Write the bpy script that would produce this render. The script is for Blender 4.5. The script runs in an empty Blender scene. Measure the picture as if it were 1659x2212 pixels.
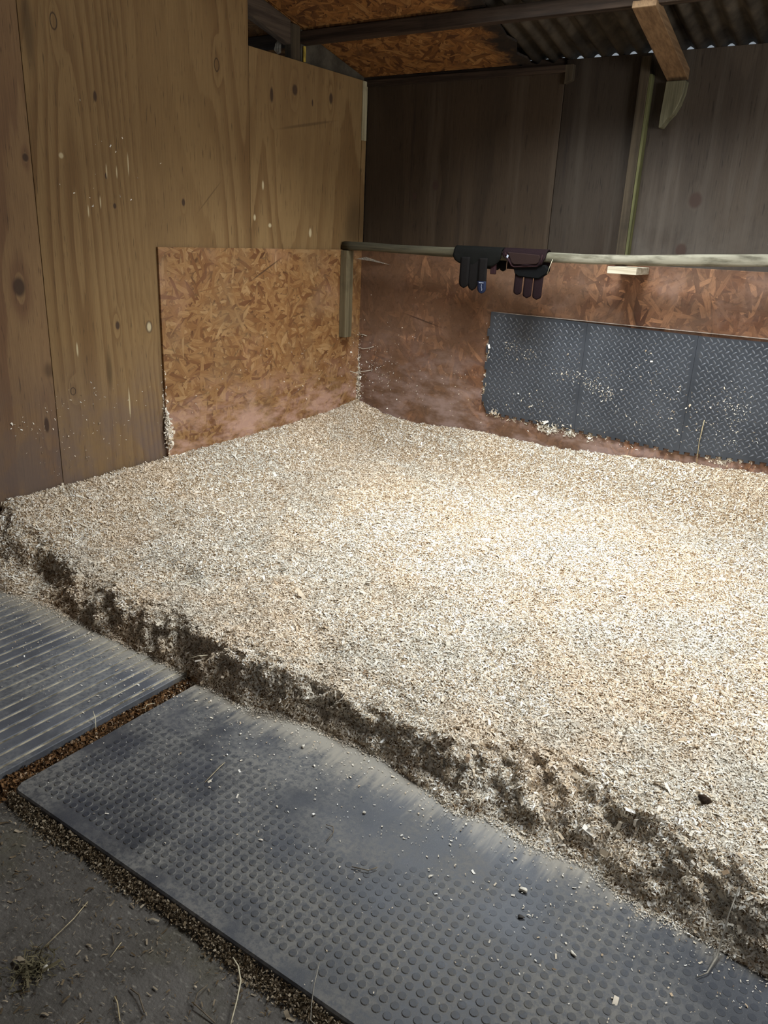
import bpy, bmesh, math, random
import numpy as np
from mathutils import Vector, Matrix

# ------------------------------------------------------------------ camera, world, lights, exposure
SC = bpy.context.scene
COL = SC.collection
random.seed(7)
RNG = np.random.default_rng(11)

F_PX, YAW, PITCH, ROLL = 1699.4, 0.5846, 0.3398, 0.0446
CAM = (3.0266, -4.2081, 1.3853)
fwd = Vector((-math.sin(YAW) * math.cos(PITCH), math.cos(YAW) * math.cos(PITCH), -math.sin(PITCH)))
rt = fwd.cross(Vector((0, 0, 1))).normalized()
up = rt.cross(fwd)
r2 = math.cos(ROLL) * rt + math.sin(ROLL) * up
u2 = -math.sin(ROLL) * rt + math.cos(ROLL) * up
cd = bpy.data.cameras.new('camera')
cd.sensor_fit = 'VERTICAL'
cd.sensor_height = 36.0
cd.sensor_width = 36.0
cd.lens = 36.0 * F_PX / 2212.0
cd.clip_start = 0.02
cam = bpy.data.objects.new('camera', cd)
COL.objects.link(cam)
m4 = Matrix((r2, u2, -fwd)).transposed().to_4x4()
m4.translation = CAM
cam.matrix_world = m4
SC.camera = cam

SC.view_settings.view_transform = 'Standard'
SC.view_settings.look = 'None'
SC.view_settings.gamma = 1.0
SC.view_settings.use_curve_mapping = False
SC.view_settings.exposure = 0.0

world = bpy.data.worlds.new('sky')
SC.world = world
world.use_nodes = True
bg = world.node_tree.nodes['Background']
bg.inputs[0].default_value = (0.80, 0.90, 1.0, 1)
bg.inputs[1].default_value = 0.30
SC.cycles.max_bounces = 4
SC.cycles.diffuse_bounces = 3
SC.cycles.glossy_bounces = 2
SC.cycles.transmission_bounces = 2
SC.cycles.caustics_reflective = False
SC.cycles.caustics_refractive = False
SC.cycles.adaptive_threshold = 0.04


def area_light(name, loc, target, sx, sy, power, color, spread=180):
    l = bpy.data.lights.new(name, 'AREA')
    l.shape = 'RECTANGLE'
    l.size, l.size_y = sx, sy
    l.energy = power
    l.color = color
    l.spread = math.radians(spread)
    o = bpy.data.objects.new(name, l)
    COL.objects.link(o)
    o.location = loc
    d = Vector(target) - Vector(loc)
    o.rotation_euler = d.to_track_quat('-Z', 'Y').to_euler()
    return o


# daylight: the open top door in the right wall, the clear roof sheets over the bed, the open top door behind the camera
area_light('side_door_daylight', (4.03, -1.85, 1.70), (1.2, -1.65, 0.55), 1.1, 0.85, 58, (0.93, 0.97, 1.0))
area_light('roof_light_daylight', (1.68, -1.10, 2.58), (1.68, -1.02, 1.6), 1.0, 0.75, 90, (0.93, 0.97, 1.0), 120)
area_light('doorway_daylight', (3.3, -4.92, 1.75), (2.6, -2.0, 0.9), 1.1, 0.8, 4.5, (0.90, 0.95, 1.0))


# ------------------------------------------------------------------ helpers
def tag(o, label=None, cat=None, group=None, kind=None):
    if label: o['label'] = label
    if cat: o['category'] = cat
    if group: o['group'] = group
    if kind: o['kind'] = kind
    return o


def empty(name, loc=(0, 0, 0)):
    o = bpy.data.objects.new(name, None)
    o.empty_display_size = 0.05
    COL.objects.link(o)
    o.location = loc
    return o


def link(name, me, mat, parent=None):
    o = bpy.data.objects.new(name, me)
    COL.objects.link(o)
    if mat is not None and len(me.materials) == 0:
        for m in (mat if isinstance(mat, (list, tuple)) else [mat]):
            me.materials.append(m)
    if parent is not None:
        o.parent = parent
        o.matrix_parent_inverse = Matrix.Translation(-Vector(parent.location))
    return o


def mesh_from(name, verts, faces, smooth=False):
    me = bpy.data.meshes.new(name)
    me.from_pydata([tuple(v) for v in verts], [], faces)
    me.update()
    if smooth:
        me.polygons.foreach_set('use_smooth', [True] * len(me.polygons))
    return me


def fast_mesh(name, V, F):
    """V (n,3) float, F (m,4) or (m,3) int."""
    me = bpy.data.meshes.new(name)
    V = np.asarray(V, dtype=np.float32)
    F = np.asarray(F, dtype=np.int32)
    k = F.shape[1]
    me.vertices.add(len(V))
    me.vertices.foreach_set('co', V.ravel())
    me.loops.add(F.size)
    me.loops.foreach_set('vertex_index', F.ravel())
    me.polygons.add(len(F))
    me.polygons.foreach_set('loop_start', np.arange(0, F.size, k, dtype=np.int32))
    me.polygons.foreach_set('loop_total', np.full(len(F), k, dtype=np.int32))
    me.update(calc_edges=True)
    return me


def bevel_mesh(bm, w, seg=2):
    if w > 0:
        bmesh.ops.bevel(bm, geom=list(bm.edges), offset=w, segments=seg, affect='EDGES', profile=0.5)


def to_mesh(bm, name, smooth=False):
    bmesh.ops.recalc_face_normals(bm, faces=bm.faces)
    me = bpy.data.meshes.new(name)
    bm.to_mesh(me)
    bm.free()
    if smooth:
        me.polygons.foreach_set('use_smooth', [True] * len(me.polygons))
    return me


def box(name, lo, hi, mat, parent=None, bev=0.002):
    bm = bmesh.new()
    bmesh.ops.create_cube(bm, size=1)
    for v in bm.verts:
        v.co = Vector([(lo[i] + hi[i]) / 2 + v.co[i] * (hi[i] - lo[i]) for i in range(3)])
    bevel_mesh(bm, bev)
    return link(name, to_mesh(bm, name), mat, parent)


def prism(name, pts, axis, a, b, mat, parent=None, bev=0.0):
    """pts: 2-D outline in the two remaining axes (in xyz order), extruded along axis from a to b."""
    bm = bmesh.new()

    def mk(p, c):
        q = list(p)
        q.insert(axis, c)
        return bm.verts.new(q)
    A = [mk(p, a) for p in pts]
    B = [mk(p, b) for p in pts]
    n = len(pts)
    bm.faces.new(A)
    bm.faces.new(B[::-1])
    for i in range(n):
        bm.faces.new((A[i], B[i], B[(i + 1) % n], A[(i + 1) % n]))
    if bev > 0:
        bevel_mesh(bm, bev, 1)
    return link(name, to_mesh(bm, name), mat, parent)


def tube_mesh(name, pts, radii, sides=6, squash=1.0):
    pts = [Vector(p) for p in pts]
    if not isinstance(radii, (list, tuple)):
        radii = [radii] * len(pts)
    V, F = [], []
    for i, p in enumerate(pts):
        t = (pts[min(i + 1, len(pts) - 1)] - pts[max(i - 1, 0)]).normalized()
        ref = Vector((0, 0, 1)) if abs(t.z) < 0.9 else Vector((1, 0, 0))
        s = t.cross(ref).normalized()
        w = s.cross(t)
        for k in range(sides):
            a = 2 * math.pi * k / sides
            V.append(p + s * (math.cos(a) * radii[i]) + w * (math.sin(a) * radii[i] * squash))
    for i in range(len(pts) - 1):
        for k in range(sides):
            F.append((i * sides + k, i * sides + (k + 1) % sides, (i + 1) * sides + (k + 1) % sides, (i + 1) * sides + k))
    F.append(tuple(range(sides))[::-1])
    F.append(tuple(range((len(pts) - 1) * sides, len(pts) * sides)))
    return mesh_from(name, V, F, True)


# numpy value noise used for relief
def vnoise(x, y, seed=0):
    xi = np.floor(x).astype(np.int64)
    yi = np.floor(y).astype(np.int64)
    fx = x - xi
    fy = y - yi
    fx = fx * fx * (3 - 2 * fx)
    fy = fy * fy * (3 - 2 * fy)

    def h(a, b):
        n = (a * 374761393 + b * 668265263 + seed * 982451653) & 0x7fffffff
        n = ((n ^ (n >> 13)) * 1274126177) & 0x7fffffff
        return ((n ^ (n >> 16)) & 0xffff) / 65535.0
    v = (h(xi, yi) * (1 - fx) + h(xi + 1, yi) * fx) * (1 - fy) + (h(xi, yi + 1) * (1 - fx) + h(xi + 1, yi + 1) * fx) * fy
    return v * 2 - 1


def fbm(x, y, seed=0, octs=4):
    s, a = 0, 1
    for k in range(octs):
        s = s + a * vnoise(x * 2 ** k, y * 2 ** k, seed + k * 17)
        a *= 0.5
    return s


# ------------------------------------------------------------------ node helpers
class NT:
    def __init__(self, name):
        self.m = bpy.data.materials.new(name)
        self.m.use_nodes = True
        self.t = self.m.node_tree
        self.t.nodes.clear()
        self.out = self.t.nodes.new('ShaderNodeOutputMaterial')
        self.b = self.t.nodes.new('ShaderNodeBsdfPrincipled')
        self.t.links.new(self.b.outputs[0], self.out.inputs[0])
        self.co = None

    def n(self, typ, **kw):
        nd = self.t.nodes.new(typ)
        for k, v in kw.items():
            setattr(nd, k, v)
        return nd

    def set(self, sock, v):
        if isinstance(v, bpy.types.NodeSocket):
            self.t.links.new(v, sock)
        else:
            sock.default_value = v

    def math(self, op, a, b=0.0, c=None, clamp=False):
        nd = self.n('ShaderNodeMath', operation=op)
        nd.use_clamp = clamp
        self.set(nd.inputs[0], a)
        self.set(nd.inputs[1], b)
        if c is not None:
            self.set(nd.inputs[2], c)
        return nd.outputs[0]

    def obj(self):
        if self.co is None:
            self.co = self.n('ShaderNodeNewGeometry').outputs['Position']
        return self.co

    def uv(self, comps):
        """(u, v, 0) from two of the object coordinates."""
        s = self.n('ShaderNodeSeparateXYZ')
        self.set(s.inputs[0], self.obj())
        c = self.n('ShaderNodeCombineXYZ')
        self.set(c.inputs[0], s.outputs['XYZ'.index(comps[0])])
        self.set(c.inputs[1], s.outputs['XYZ'.index(comps[1])])
        return c.outputs[0]

    def sep(self, v):
        s = self.n('ShaderNodeSeparateXYZ')
        self.set(s.inputs[0], v)
        return s.outputs

    def vma(self, v, mul, add=(0, 0, 0)):
        nd = self.n('ShaderNodeVectorMath', operation='MULTIPLY_ADD')
        self.set(nd.inputs[0], v)
        nd.inputs[1].default_value = mul
        nd.inputs[2].default_value = add
        return nd.outputs[0]

    def noise(self, v, scale=1.0, detail=3.0, rough=0.55, dist=0.0, out=0):
        nd = self.n('ShaderNodeTexNoise')
        self.set(nd.inputs['Vector'], v)
        nd.inputs['Scale'].default_value = scale
        nd.inputs['Detail'].default_value = detail
        nd.inputs['Roughness'].default_value = rough
        nd.inputs['Distortion'].default_value = dist
        return nd.outputs[out]

    def mr(self, v, a, b, c=0.0, d=1.0, smooth=True):
        nd = self.n('ShaderNodeMapRange')
        nd.interpolation_type = 'SMOOTHSTEP' if smooth else 'LINEAR'
        self.set(nd.inputs[0], v)
        for i, x in enumerate((a, b, c, d)):
            nd.inputs[i + 1].default_value = x
        return nd.outputs[0]

    def mix(self, f, a, b, mode='MIX'):
        nd = self.n('ShaderNodeMix', data_type='RGBA', blend_type=mode)
        self.set(nd.inputs[0], f)
        for s, v in ((nd.inputs[6], a), (nd.inputs[7], b)):
            self.set(s, v if isinstance(v, bpy.types.NodeSocket) else (*v, 1))
        return nd.outputs[2]

    def ramp(self, f, stops, interp='LINEAR'):
        nd = self.n('ShaderNodeValToRGB')
        nd.color_ramp.interpolation = interp
        e = nd.color_ramp.elements
        while len(e) < len(stops):
            e.new(0.5)
        for i, (p, c) in enumerate(stops):
            e[i].position = p
            e[i].color = (*c, 1)
        self.set(nd.inputs[0], f)
        return nd.outputs[0]

    def spots(self, uv, lst, soft=0.25):
        """union of soft ellipses (u, v, ru, rv): wear and knots with a shape of their own."""
        acc = None
        for (u, v, ru, rv, *an) in lst:
            src = uv
            if an:
                rot = self.n('ShaderNodeVectorRotate', rotation_type='Z_AXIS')
                self.set(rot.inputs['Vector'], uv)
                rot.inputs['Center'].default_value = (u, v, 0)
                rot.inputs['Angle'].default_value = -an[0]
                src = rot.outputs[0]
            q = self.vma(src, (1 / ru, 1 / rv, 0), (-u / ru, -v / rv, 0))
            ln = self.n('ShaderNodeVectorMath', operation='LENGTH')
            self.set(ln.inputs[0], q)
            s = self.mr(ln.outputs['Value'], 1 - soft, 1 + soft, 1, 0)
            acc = s if acc is None else self.math('MAXIMUM', acc, s)
        return acc

    def bump(self, h, strength=0.3, dist=0.002):
        nd = self.n('ShaderNodeBump')
        nd.inputs['Strength'].default_value = strength
        nd.inputs['Distance'].default_value = dist
        self.set(nd.inputs['Height'], h)
        self.t.links.new(nd.outputs[0], self.b.inputs['Normal'])

    def done(self, col, rough=0.8, spec=0.3):
        self.set(self.b.inputs['Base Color'], col if isinstance(col, bpy.types.NodeSocket) else (*col, 1))
        self.set(self.b.inputs['Roughness'], rough)
        self.b.inputs['Specular IOR Level'].default_value = spec
        return self.m


def plywood(name, comps, seed, lo, mid, hi, rings=(), darks=(), pales=(), stains=(), field=26.0, blotch=0.35, streak=None, dirt=None, dirt_z=None, marks=()):
    t = NT(name)
    uv = t.uv(comps)
    p = t.vma(uv, (1.5, 0.17, 1), (seed * 3.7, seed * 1.3, seed))
    f = t.noise(p, 1.0, 1.2, 0.4, 0.35)
    kn = [k for k in list(rings) + list(darks) if k[2] > 0.008]
    for (u, v, ru, rv) in kn[:8]:
        q = t.vma(uv, (1 / (ru * 3.0), 1 / (rv * 6.0), 0), (-u / (ru * 3.0), -v / (rv * 6.0), 0))
        ln = t.n('ShaderNodeVectorMath', operation='LENGTH')
        t.set(ln.inputs[0], q)
        f = t.math('ADD', f, t.mr(ln.outputs['Value'], 0, 1, 0.06, 0))
    wob = t.noise(t.vma(uv, (40, 2.5, 1), (seed, 0, 0)), 1.0, 2, 0.5)
    fr = t.math('FRACT', t.math('ADD', t.math('MULTIPLY', f, field), t.math('MULTIPLY', wob, 0.25)))
    # growth rings: slow darkening, then a sharp edge
    band = t.math('MULTIPLY', t.mr(fr, 0.25, 0.93), t.mr(fr, 1.0, 0.95, 0, 1))
    vary = t.noise(t.vma(uv, (1.6, 0.8, 1), (seed * 2.1, 7, 0)), 1.0, 3, 0.5)
    band = t.math('MULTIPLY', band, t.mr(vary, 0.30, 0.62, 0.25, 1.0))
    fib = t.noise(t.vma(uv, (260, 5, 1), (seed, seed * 2, 0)), 1.0, 3, 0.6)
    fleck = t.noise(t.vma(uv, (120, 9, 1), (seed, seed * 5, 3)), 1.0, 2, 0.6)
    col = t.mix(t.math('MULTIPLY', band, 0.9), mid, hi)
    bl = t.noise(t.vma(uv, (2.2, 1.2, 1), (seed * 1.9, 2, 0)), 1.0, 4, 0.6)
    col = t.mix(t.mr(bl, 0.42, 0.72, 0, blotch * 1.3), col, lo)
    col = t.mix(t.mr(fib, 0.30, 0.75, 0.0, 0.34), col, tuple(c * 0.5 for c in lo))
    col = t.mix(t.mr(fleck, 0.60, 0.72, 0.0, 0.65), col, tuple(c * 0.40 for c in lo))
    if dirt:
        dz = t.sep(uv)[1]
        dn = t.noise(t.vma(uv, (5, 4, 1), (seed, 11, 0)), 1.0, 5, 0.65)
        col = t.mix(t.math('MULTIPLY', t.mr(dz, *(dirt_z or (0.95, 0.30)), 0.0, 1.0), t.mr(dn, 0.32, 0.62, 0.15, 0.75)), col, dirt)
    if streak:
        sn = t.noise(t.vma(uv, (9, 0.55, 1), (seed * 4, seed, 9)), 1.0, 4, 0.62)
        col = t.mix(t.mr(sn, 0.50, 0.70, 0, 0.75), col, streak[0])
        sn2 = t.noise(t.vma(uv, (16, 0.7, 1), (seed * 7, seed, 4)), 1.0, 4, 0.65)
        col = t.mix(t.mr(sn2, 0.58, 0.74, 0, 0.55), col, streak[1])
    if stains:
        col = t.mix(t.math('MULTIPLY', t.spots(uv, stains, 0.6), 0.6), col, tuple(c * 0.35 for c in lo))
    if rings:
        outer = t.spots(uv, rings, 0.16)
        inner = t.spots(uv, [(a, b, c * 0.78, d * 0.84) for a, b, c, d in rings], 0.14)
        ring = t.math('SUBTRACT', outer, inner, clamp=True)
        col = t.mix(ring, col, (0.02, 0.012, 0.008))
    if darks:
        col = t.mix(t.math('MULTIPLY', t.spots(uv, darks, 0.3), 0.85), col, (0.035, 0.018, 0.012))
    if marks:
        col = t.mix(t.math('MULTIPLY', t.spots(uv, marks, 0.5), 0.5), col, tuple(c * 0.4 for c in lo))
    if pales:
        col = t.mix(t.math('MULTIPLY', t.spots(uv, pales, 0.4), 0.8), col, (0.52, 0.42, 0.25))
    t.bump(t.math('ADD', fib, t.math('MULTIPLY', fleck, 0.7)), 0.25, 0.0015)
    return t.done(col, 0.72, 0.25)


def osb(name, comps, seed, tones, scale=17.0, grime=None, grime_amt=0.5):
    t = NT(name)
    uv = t.uv(comps)
    wob = t.noise(t.vma(uv, (7, 7, 1), (seed, 0, 0)), 1.0, 2, 0.5, out=1)
    w = t.n('ShaderNodeVectorMath', operation='MULTIPLY_ADD')
    t.set(w.inputs[0], wob)
    w.inputs[1].default_value = (0.03, 0.03, 0)
    t.set(w.inputs[2], uv)
    uvw = w.outputs[0]
    best = tone = edge = fibre = None
    for k, ang in enumerate((0.1, 0.75, 1.35, 2.0, 2.55, 2.95)):
        rot = t.n('ShaderNodeVectorRotate', rotation_type='Z_AXIS')
        t.set(rot.inputs['Vector'], uvw)
        rot.inputs['Angle'].default_value = ang + seed
        q = t.vma(rot.outputs[0], (scale * 0.42, scale * 2.0, 1), (k * 7.3 + seed, k * 3.1, 0))
        vo = t.n('ShaderNodeTexVoronoi', voronoi_dimensions='2D', feature='F1')
        t.set(vo.inputs['Vector'], q)
        vo.inputs['Scale'].default_value = 1.0
        sc = t.sep(vo.outputs['Color'])
        fb = t.noise(t.vma(rot.outputs[0], (14, 230, 1), (k, seed, 0)), 1.0, 2, 0.6)
        if best is None:
            best, tone, edge, fibre = sc[0], sc[1], vo.outputs['Distance'], fb
        else:
            g = t.math('GREATER_THAN', sc[0], best)

            def sel(a, b):
                nd = t.n('ShaderNodeMix', data_type='FLOAT')
                t.set(nd.inputs[0], g)
                t.set(nd.inputs[2], a)
                t.set(nd.inputs[3], b)
                return nd.outputs[0]
            tone = sel(tone, sc[1])
            edge = sel(edge, vo.outputs['Distance'])
            fibre = sel(fibre, fb)
            best = t.math('MAXIMUM', best, sc[0])
    col = t.ramp(tone, tones)
    col = t.mix(t.mr(fibre, 0.35, 0.7, 0, 0.45), col, tones[0][1])
    col = t.mix(t.mr(edge, 0.55, 0.85, 0, 0.55), col, tuple(c * 0.35 for c in tones[0][1]))
    fine = t.noise(t.vma(uv, (90, 90, 1)), 1.0, 3, 0.6)
    col = t.mix(t.mr(fine, 0.60, 0.75, 0, 0.35), col, tuple(c * 0.4 for c in tones[0][1]))
    if grime:
        for (gc, sc_, a, b, amt, off) in grime:
            gn = t.noise(t.vma(uv, (sc_, sc_, 1), (off, seed, 0)), 1.0, 4, 0.62)
            col = t.mix(t.mr(gn, a, b, 0, amt), col, gc)
    t.bump(t.math('ADD', t.math('MULTIPLY', tone, 1.0), t.math('MULTIPLY', fibre, 0.5)), 0.35, 0.0015)
    return t, col


def timber(name, axis, lo, hi, seed=0, streak=None, rough=0.8):
    t = NT(name)
    sc = [55, 55, 55]
    sc[axis] = 2.2
    f = t.noise(t.vma(t.obj(), tuple(sc), (seed, seed * 2.3, 0)), 1.0, 4, 0.62)
    b = t.noise(t.vma(t.obj(), (5, 5, 5), (seed, 1, 0)), 1.0, 4, 0.6)
    col = t.mix(t.mr(f, 0.3, 0.7), lo, hi)
    col = t.mix(t.mr(b, 0.5, 0.75, 0, 0.6), col, streak or tuple(c * 0.55 for c in lo))
    t.bump(f, 0.4, 0.002)
    return t.done(col, rough, 0.2)


def plain(name, col, rough=0.8, spec=0.2, noise=0.3, scale=40, bump=0.2):
    t = NT(name)
    n = t.noise(t.obj(), scale, 4, 0.6)
    c = t.mix(t.mr(n, 0.3, 0.7), tuple(x * (1 - noise) for x in col), tuple(min(1, x * (1 + noise)) for x in col))
    t.bump(n, bump, 0.001)
    return t.done(c, rough, spec)


# ------------------------------------------------------------------ materials
MARKS_L = [(-.91, 1.176, .123, .004, .447)]
MARKS_B = [(.484, .90, .12, .004, -.222)]
MARKS_P = [(-1.292, 1.519, .098, .003, .753), (-.555, 1.924, .209, .007, .2)]
RINGS = [(-2.078, 2.099, .016, .030), (-1.223, 2.097, .016, .029), (-2.137, .679, .014, .017)]
DARKS = [(-1.913, 1.865, .008, .020), (-.842, 2.027, .012, .034), (-.661, 2.077, .020, .026), (-.354, 2.08, .015, .027), (-.515, 2.036, .006, .017),
         (-2.338, 1.124, .026, .036), (-1.88, .944, .011, .018), (-1.461, 1.484, .010, .016), (-1.852, 1.449, .008, .011), (-1.886, 1.566, .006, .012),
         (-2.279, .553, .011, .032), (-1.703, .926, .018, .027), (-2.253, 1.604, .012, .015)]
PALES = [(-1.703, .926, .012, .020), (-2.095, 1.626, .010, .010), (-.978, 1.436, .008, .014), (-.861, 1.401, .011, .010), (-.523, 1.372, .011, .022),
         (-1.882, 1.585, .003, .026), (-1.83, 1.585, .003, .022), (-1.767, 1.622, .003, .041), (-1.924, 1.46, .003, .022), (-1.987, 1.422, .003, .022),
         (-.913, 1.596, .007, .020), (-2.098, .856, .004, .027), (-1.843, .585, .004, .061)]
STAINS = [(-1.942, .749, .014, .075), (-2.245, .782, .020, .029), (-2.19, 2.05, .02, .12), (-.10, 1.42, .09, .14)]
PLY_LO, PLY_MID, PLY_HI = (0.145, 0.082, 0.032), (0.238, 0.143, 0.058), (0.145, 0.075, 0.026)


def only(lst, a, b):
    return [k for k in lst if a <= k[0] < b]


PLY_B = plywood('plywood_wide_grain', 'YZ', 1.0, PLY_LO, PLY_MID, PLY_HI, only(RINGS, -2.23, -1), only(DARKS, -2.23, -1), only(PALES, -2.23, -1), only(STAINS, -2.23, -1), 24, marks=only(MARKS_P, -2.23, -1), dirt=(0.125, 0.088, 0.075))
PLY_C = plywood('plywood_corner', 'YZ', 2.4, PLY_LO, PLY_MID, PLY_HI, (), only(DARKS, -1, 0), only(PALES, -1, 0), only(STAINS, -1, 0), 28, marks=only(MARKS_P, -1, 0))
PLY_A = plywood('plywood_reddish', 'YZ', 5.2, (0.140, 0.075, 0.037), (0.235, 0.138, 0.062), (0.140, 0.068, 0.032), (), only(DARKS, -4, -2.23), (), only(STAINS, -4, -2.23), 17, dirt=(0.105, 0.076, 0.066))
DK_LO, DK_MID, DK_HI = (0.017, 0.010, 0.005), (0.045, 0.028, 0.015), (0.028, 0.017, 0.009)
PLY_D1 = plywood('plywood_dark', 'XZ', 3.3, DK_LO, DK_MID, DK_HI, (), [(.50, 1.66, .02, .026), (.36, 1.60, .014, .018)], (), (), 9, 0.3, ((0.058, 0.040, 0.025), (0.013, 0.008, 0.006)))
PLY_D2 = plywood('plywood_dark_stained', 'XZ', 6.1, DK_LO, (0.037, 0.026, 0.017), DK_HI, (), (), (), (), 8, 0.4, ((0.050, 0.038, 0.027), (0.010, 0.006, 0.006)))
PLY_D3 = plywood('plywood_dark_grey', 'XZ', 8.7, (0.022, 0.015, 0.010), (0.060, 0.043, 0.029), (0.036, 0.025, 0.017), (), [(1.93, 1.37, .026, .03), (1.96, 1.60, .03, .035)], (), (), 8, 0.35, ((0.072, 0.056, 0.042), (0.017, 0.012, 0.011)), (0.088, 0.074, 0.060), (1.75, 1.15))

OSB_TONES = [(0.0, (0.125, 0.048, 0.016)), (0.25, (0.205, 0.094, 0.031)), (0.6, (0.262, 0.132, 0.047)), (0.88, (0.310, 0.168, 0.064)), (1.0, (0.37, 0.22, 0.095))]
t, c = osb('osb_left', 'YZ', 0.3, OSB_TONES, 27.0, [((0.20, 0.130, 0.065), 3.0, 0.45, 0.7, 0.4, 5), ((0.40, 0.22, 0.14), 2.0, 0.5, 0.75, 0.5, 2)])
zz = t.sep(t.obj())[2]
pale = t.noise(t.vma(t.uv('YZ'), (4, 9, 1)), 1.0, 4, 0.65)
c = t.mix(t.math('MULTIPLY', t.mr(zz, 0.72, 0.30, 0, 0.8), t.mr(pale, 0.40, 0.62)), c, (0.46, 0.28, 0.21))
c = t.mix(t.math('MULTIPLY', t.spots(t.uv('YZ'), MARKS_L, 0.5), 0.8), c, (0.045, 0.022, 0.012))
OSB_L = t.done(c, 0.55, 0.35)
t, c = osb('osb_back', 'XZ', 1.9, [(0.0, (0.085, 0.034, 0.020)), (0.35, (0.165, 0.072, 0.036)), (0.65, (0.235, 0.110, 0.055)), (0.88, (0.33, 0.155, 0.075)), (1.0, (0.48, 0.23, 0.11))], 20.0,
           [((0.16, 0.100, 0.065), 2.6, 0.35, 0.65, 0.65, 3), ((0.28, 0.175, 0.130), 5.0, 0.48, 0.70, 0.45, 8), ((0.050, 0.026, 0.018), 1.7, 0.55, 0.75, 0.6, 4)])
brown_n = t.noise(t.vma(t.uv('XZ'), (3, 3.5, 1), (5, 1, 0)), 1.0, 5, 0.62)
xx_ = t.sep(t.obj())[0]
c = t.mix(t.math('MULTIPLY', t.mr(brown_n, 0.30, 0.60, 0.10, 0.75), t.mr(xx_, 1.1, 1.7, 1.0, 0.3)), c, (0.125, 0.066, 0.036))  # brown mottling, stronger towards the left end
md2 = t.noise(t.vma(t.uv('XZ'), (38, 38, 1)), 1.0, 5, 0.7)
c = t.mix(t.mr(md2, 0.52, 0.70, 0, 0.5), c, (0.060, 0.030, 0.018))
c = t.mix(t.mr(md2, 0.40, 0.28, 0, 0.4), c, (0.25, 0.155, 0.105))
c = t.mix(t.math('MULTIPLY', t.spots(t.uv('XZ'), MARKS_B, 0.5), 0.75), c, (0.035, 0.018, 0.012))
zz = t.sep(t.obj())[2]
pale = t.noise(t.vma(t.uv('XZ'), (5, 11, 1)), 1.0, 4, 0.65)
c = t.mix(t.math('MULTIPLY', t.mr(zz, 0.95, 0.35, 0, 0.60), t.mr(pale, 0.38, 0.68)), c, (0.38, 0.27, 0.235))
OSB_BK = t.done(c, 0.45, 0.4)
t, c = osb('osb_roof', 'XY', 0.9, [(0.0, (0.07, 0.026, 0.008)), (0.35, (0.17, 0.070, 0.018)), (0.7, (0.26, 0.115, 0.032)), (1.0, (0.30, 0.150, 0.050))], 24.0, [((0.10, 0.045, 0.018), 5.0, 0.5, 0.7, 0.6, 2)])
mo = t.noise(t.obj(), 9, 5, 0.65)
c = t.mix(t.mr(t.math('ADD', t.sep(t.obj())[0], t.math('MULTIPLY', t.math('SUBTRACT', mo, 0.5), 0.35)), 0.86, 1.0, 0, 0.95), c, (0.012, 0.010, 0.008))
OSB_R = t.done(c, 0.8, 0.2)

WOOD_DARK = timber('dark_old_timber_x', 0, (0.018, 0.011, 0.007), (0.052, 0.032, 0.020), 1)
WOOD_DARK_Y = timber('dark_old_timber_y', 1, (0.030, 0.020, 0.014), (0.075, 0.052, 0.035), 2)
WOOD_RAFTER = timber('rafter_timber', 1, (0.105, 0.058, 0.027), (0.190, 0.112, 0.055), 3, (0.09, 0.05, 0.026))
WOOD_POST = timber('post_timber', 2, (0.028, 0.020, 0.012), (0.064, 0.046, 0.027), 4)
WOOD_GREEN = timber('greenish_timber', 2, (0.062, 0.060, 0.024), (0.120, 0.110, 0.044), 5)
t = NT('grey_rail_timber')
f = t.noise(t.vma(t.obj(), (2.5, 70, 70)), 1.0, 4, 0.62)
c = t.mix(t.mr(f, 0.3, 0.7), (0.030, 0.025, 0.014), (0.080, 0.068, 0.040))
wn = t.noise(t.vma(t.obj(), (7, 30, 30), (4, 0, 0)), 1.0, 4, 0.6)
c = t.mix(t.math('MULTIPLY', t.mr(t.sep(t.obj())[0], 1.20, 1.55, 0.08, 1.0), t.mr(wn, 0.30, 0.60, 0.2, 0.9)), c, (0.26, 0.235, 0.17))  # pale wear on the right; weaker light on the left is painted into the colour
t.bump(f, 0.4, 0.002)
WOOD_RAIL = t.done(c, 0.8, 0.2)
WOOD_BATTEN = timber('batten_timber', 2, (0.080, 0.060, 0.031), (0.155, 0.120, 0.066), 7)
WOOD_PALE = timber('pale_block_timber', 0, (0.34, 0.28, 0.19), (0.55, 0.48, 0.36), 8)
FLAKING = timber('pale_flaking_timber', 2, (0.22, 0.175, 0.095), (0.40, 0.345, 0.22), 9, (0.07, 0.048, 0.028))
CLEAT = timber('grey_green_cleat', 2, (0.062, 0.054, 0.030), (0.135, 0.118, 0.070), 10)
CORR = plain('old_corrugated_sheet', (0.042, 0.032, 0.022), 0.85, 0.15, 0.5, 9)
CLADDING = plain('outer_cladding', (0.10, 0.075, 0.055), 0.85)
INFILL = plain('grey_infill_board', (0.060, 0.050, 0.036), 0.9, 0.1, 0.35, 12)

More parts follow.
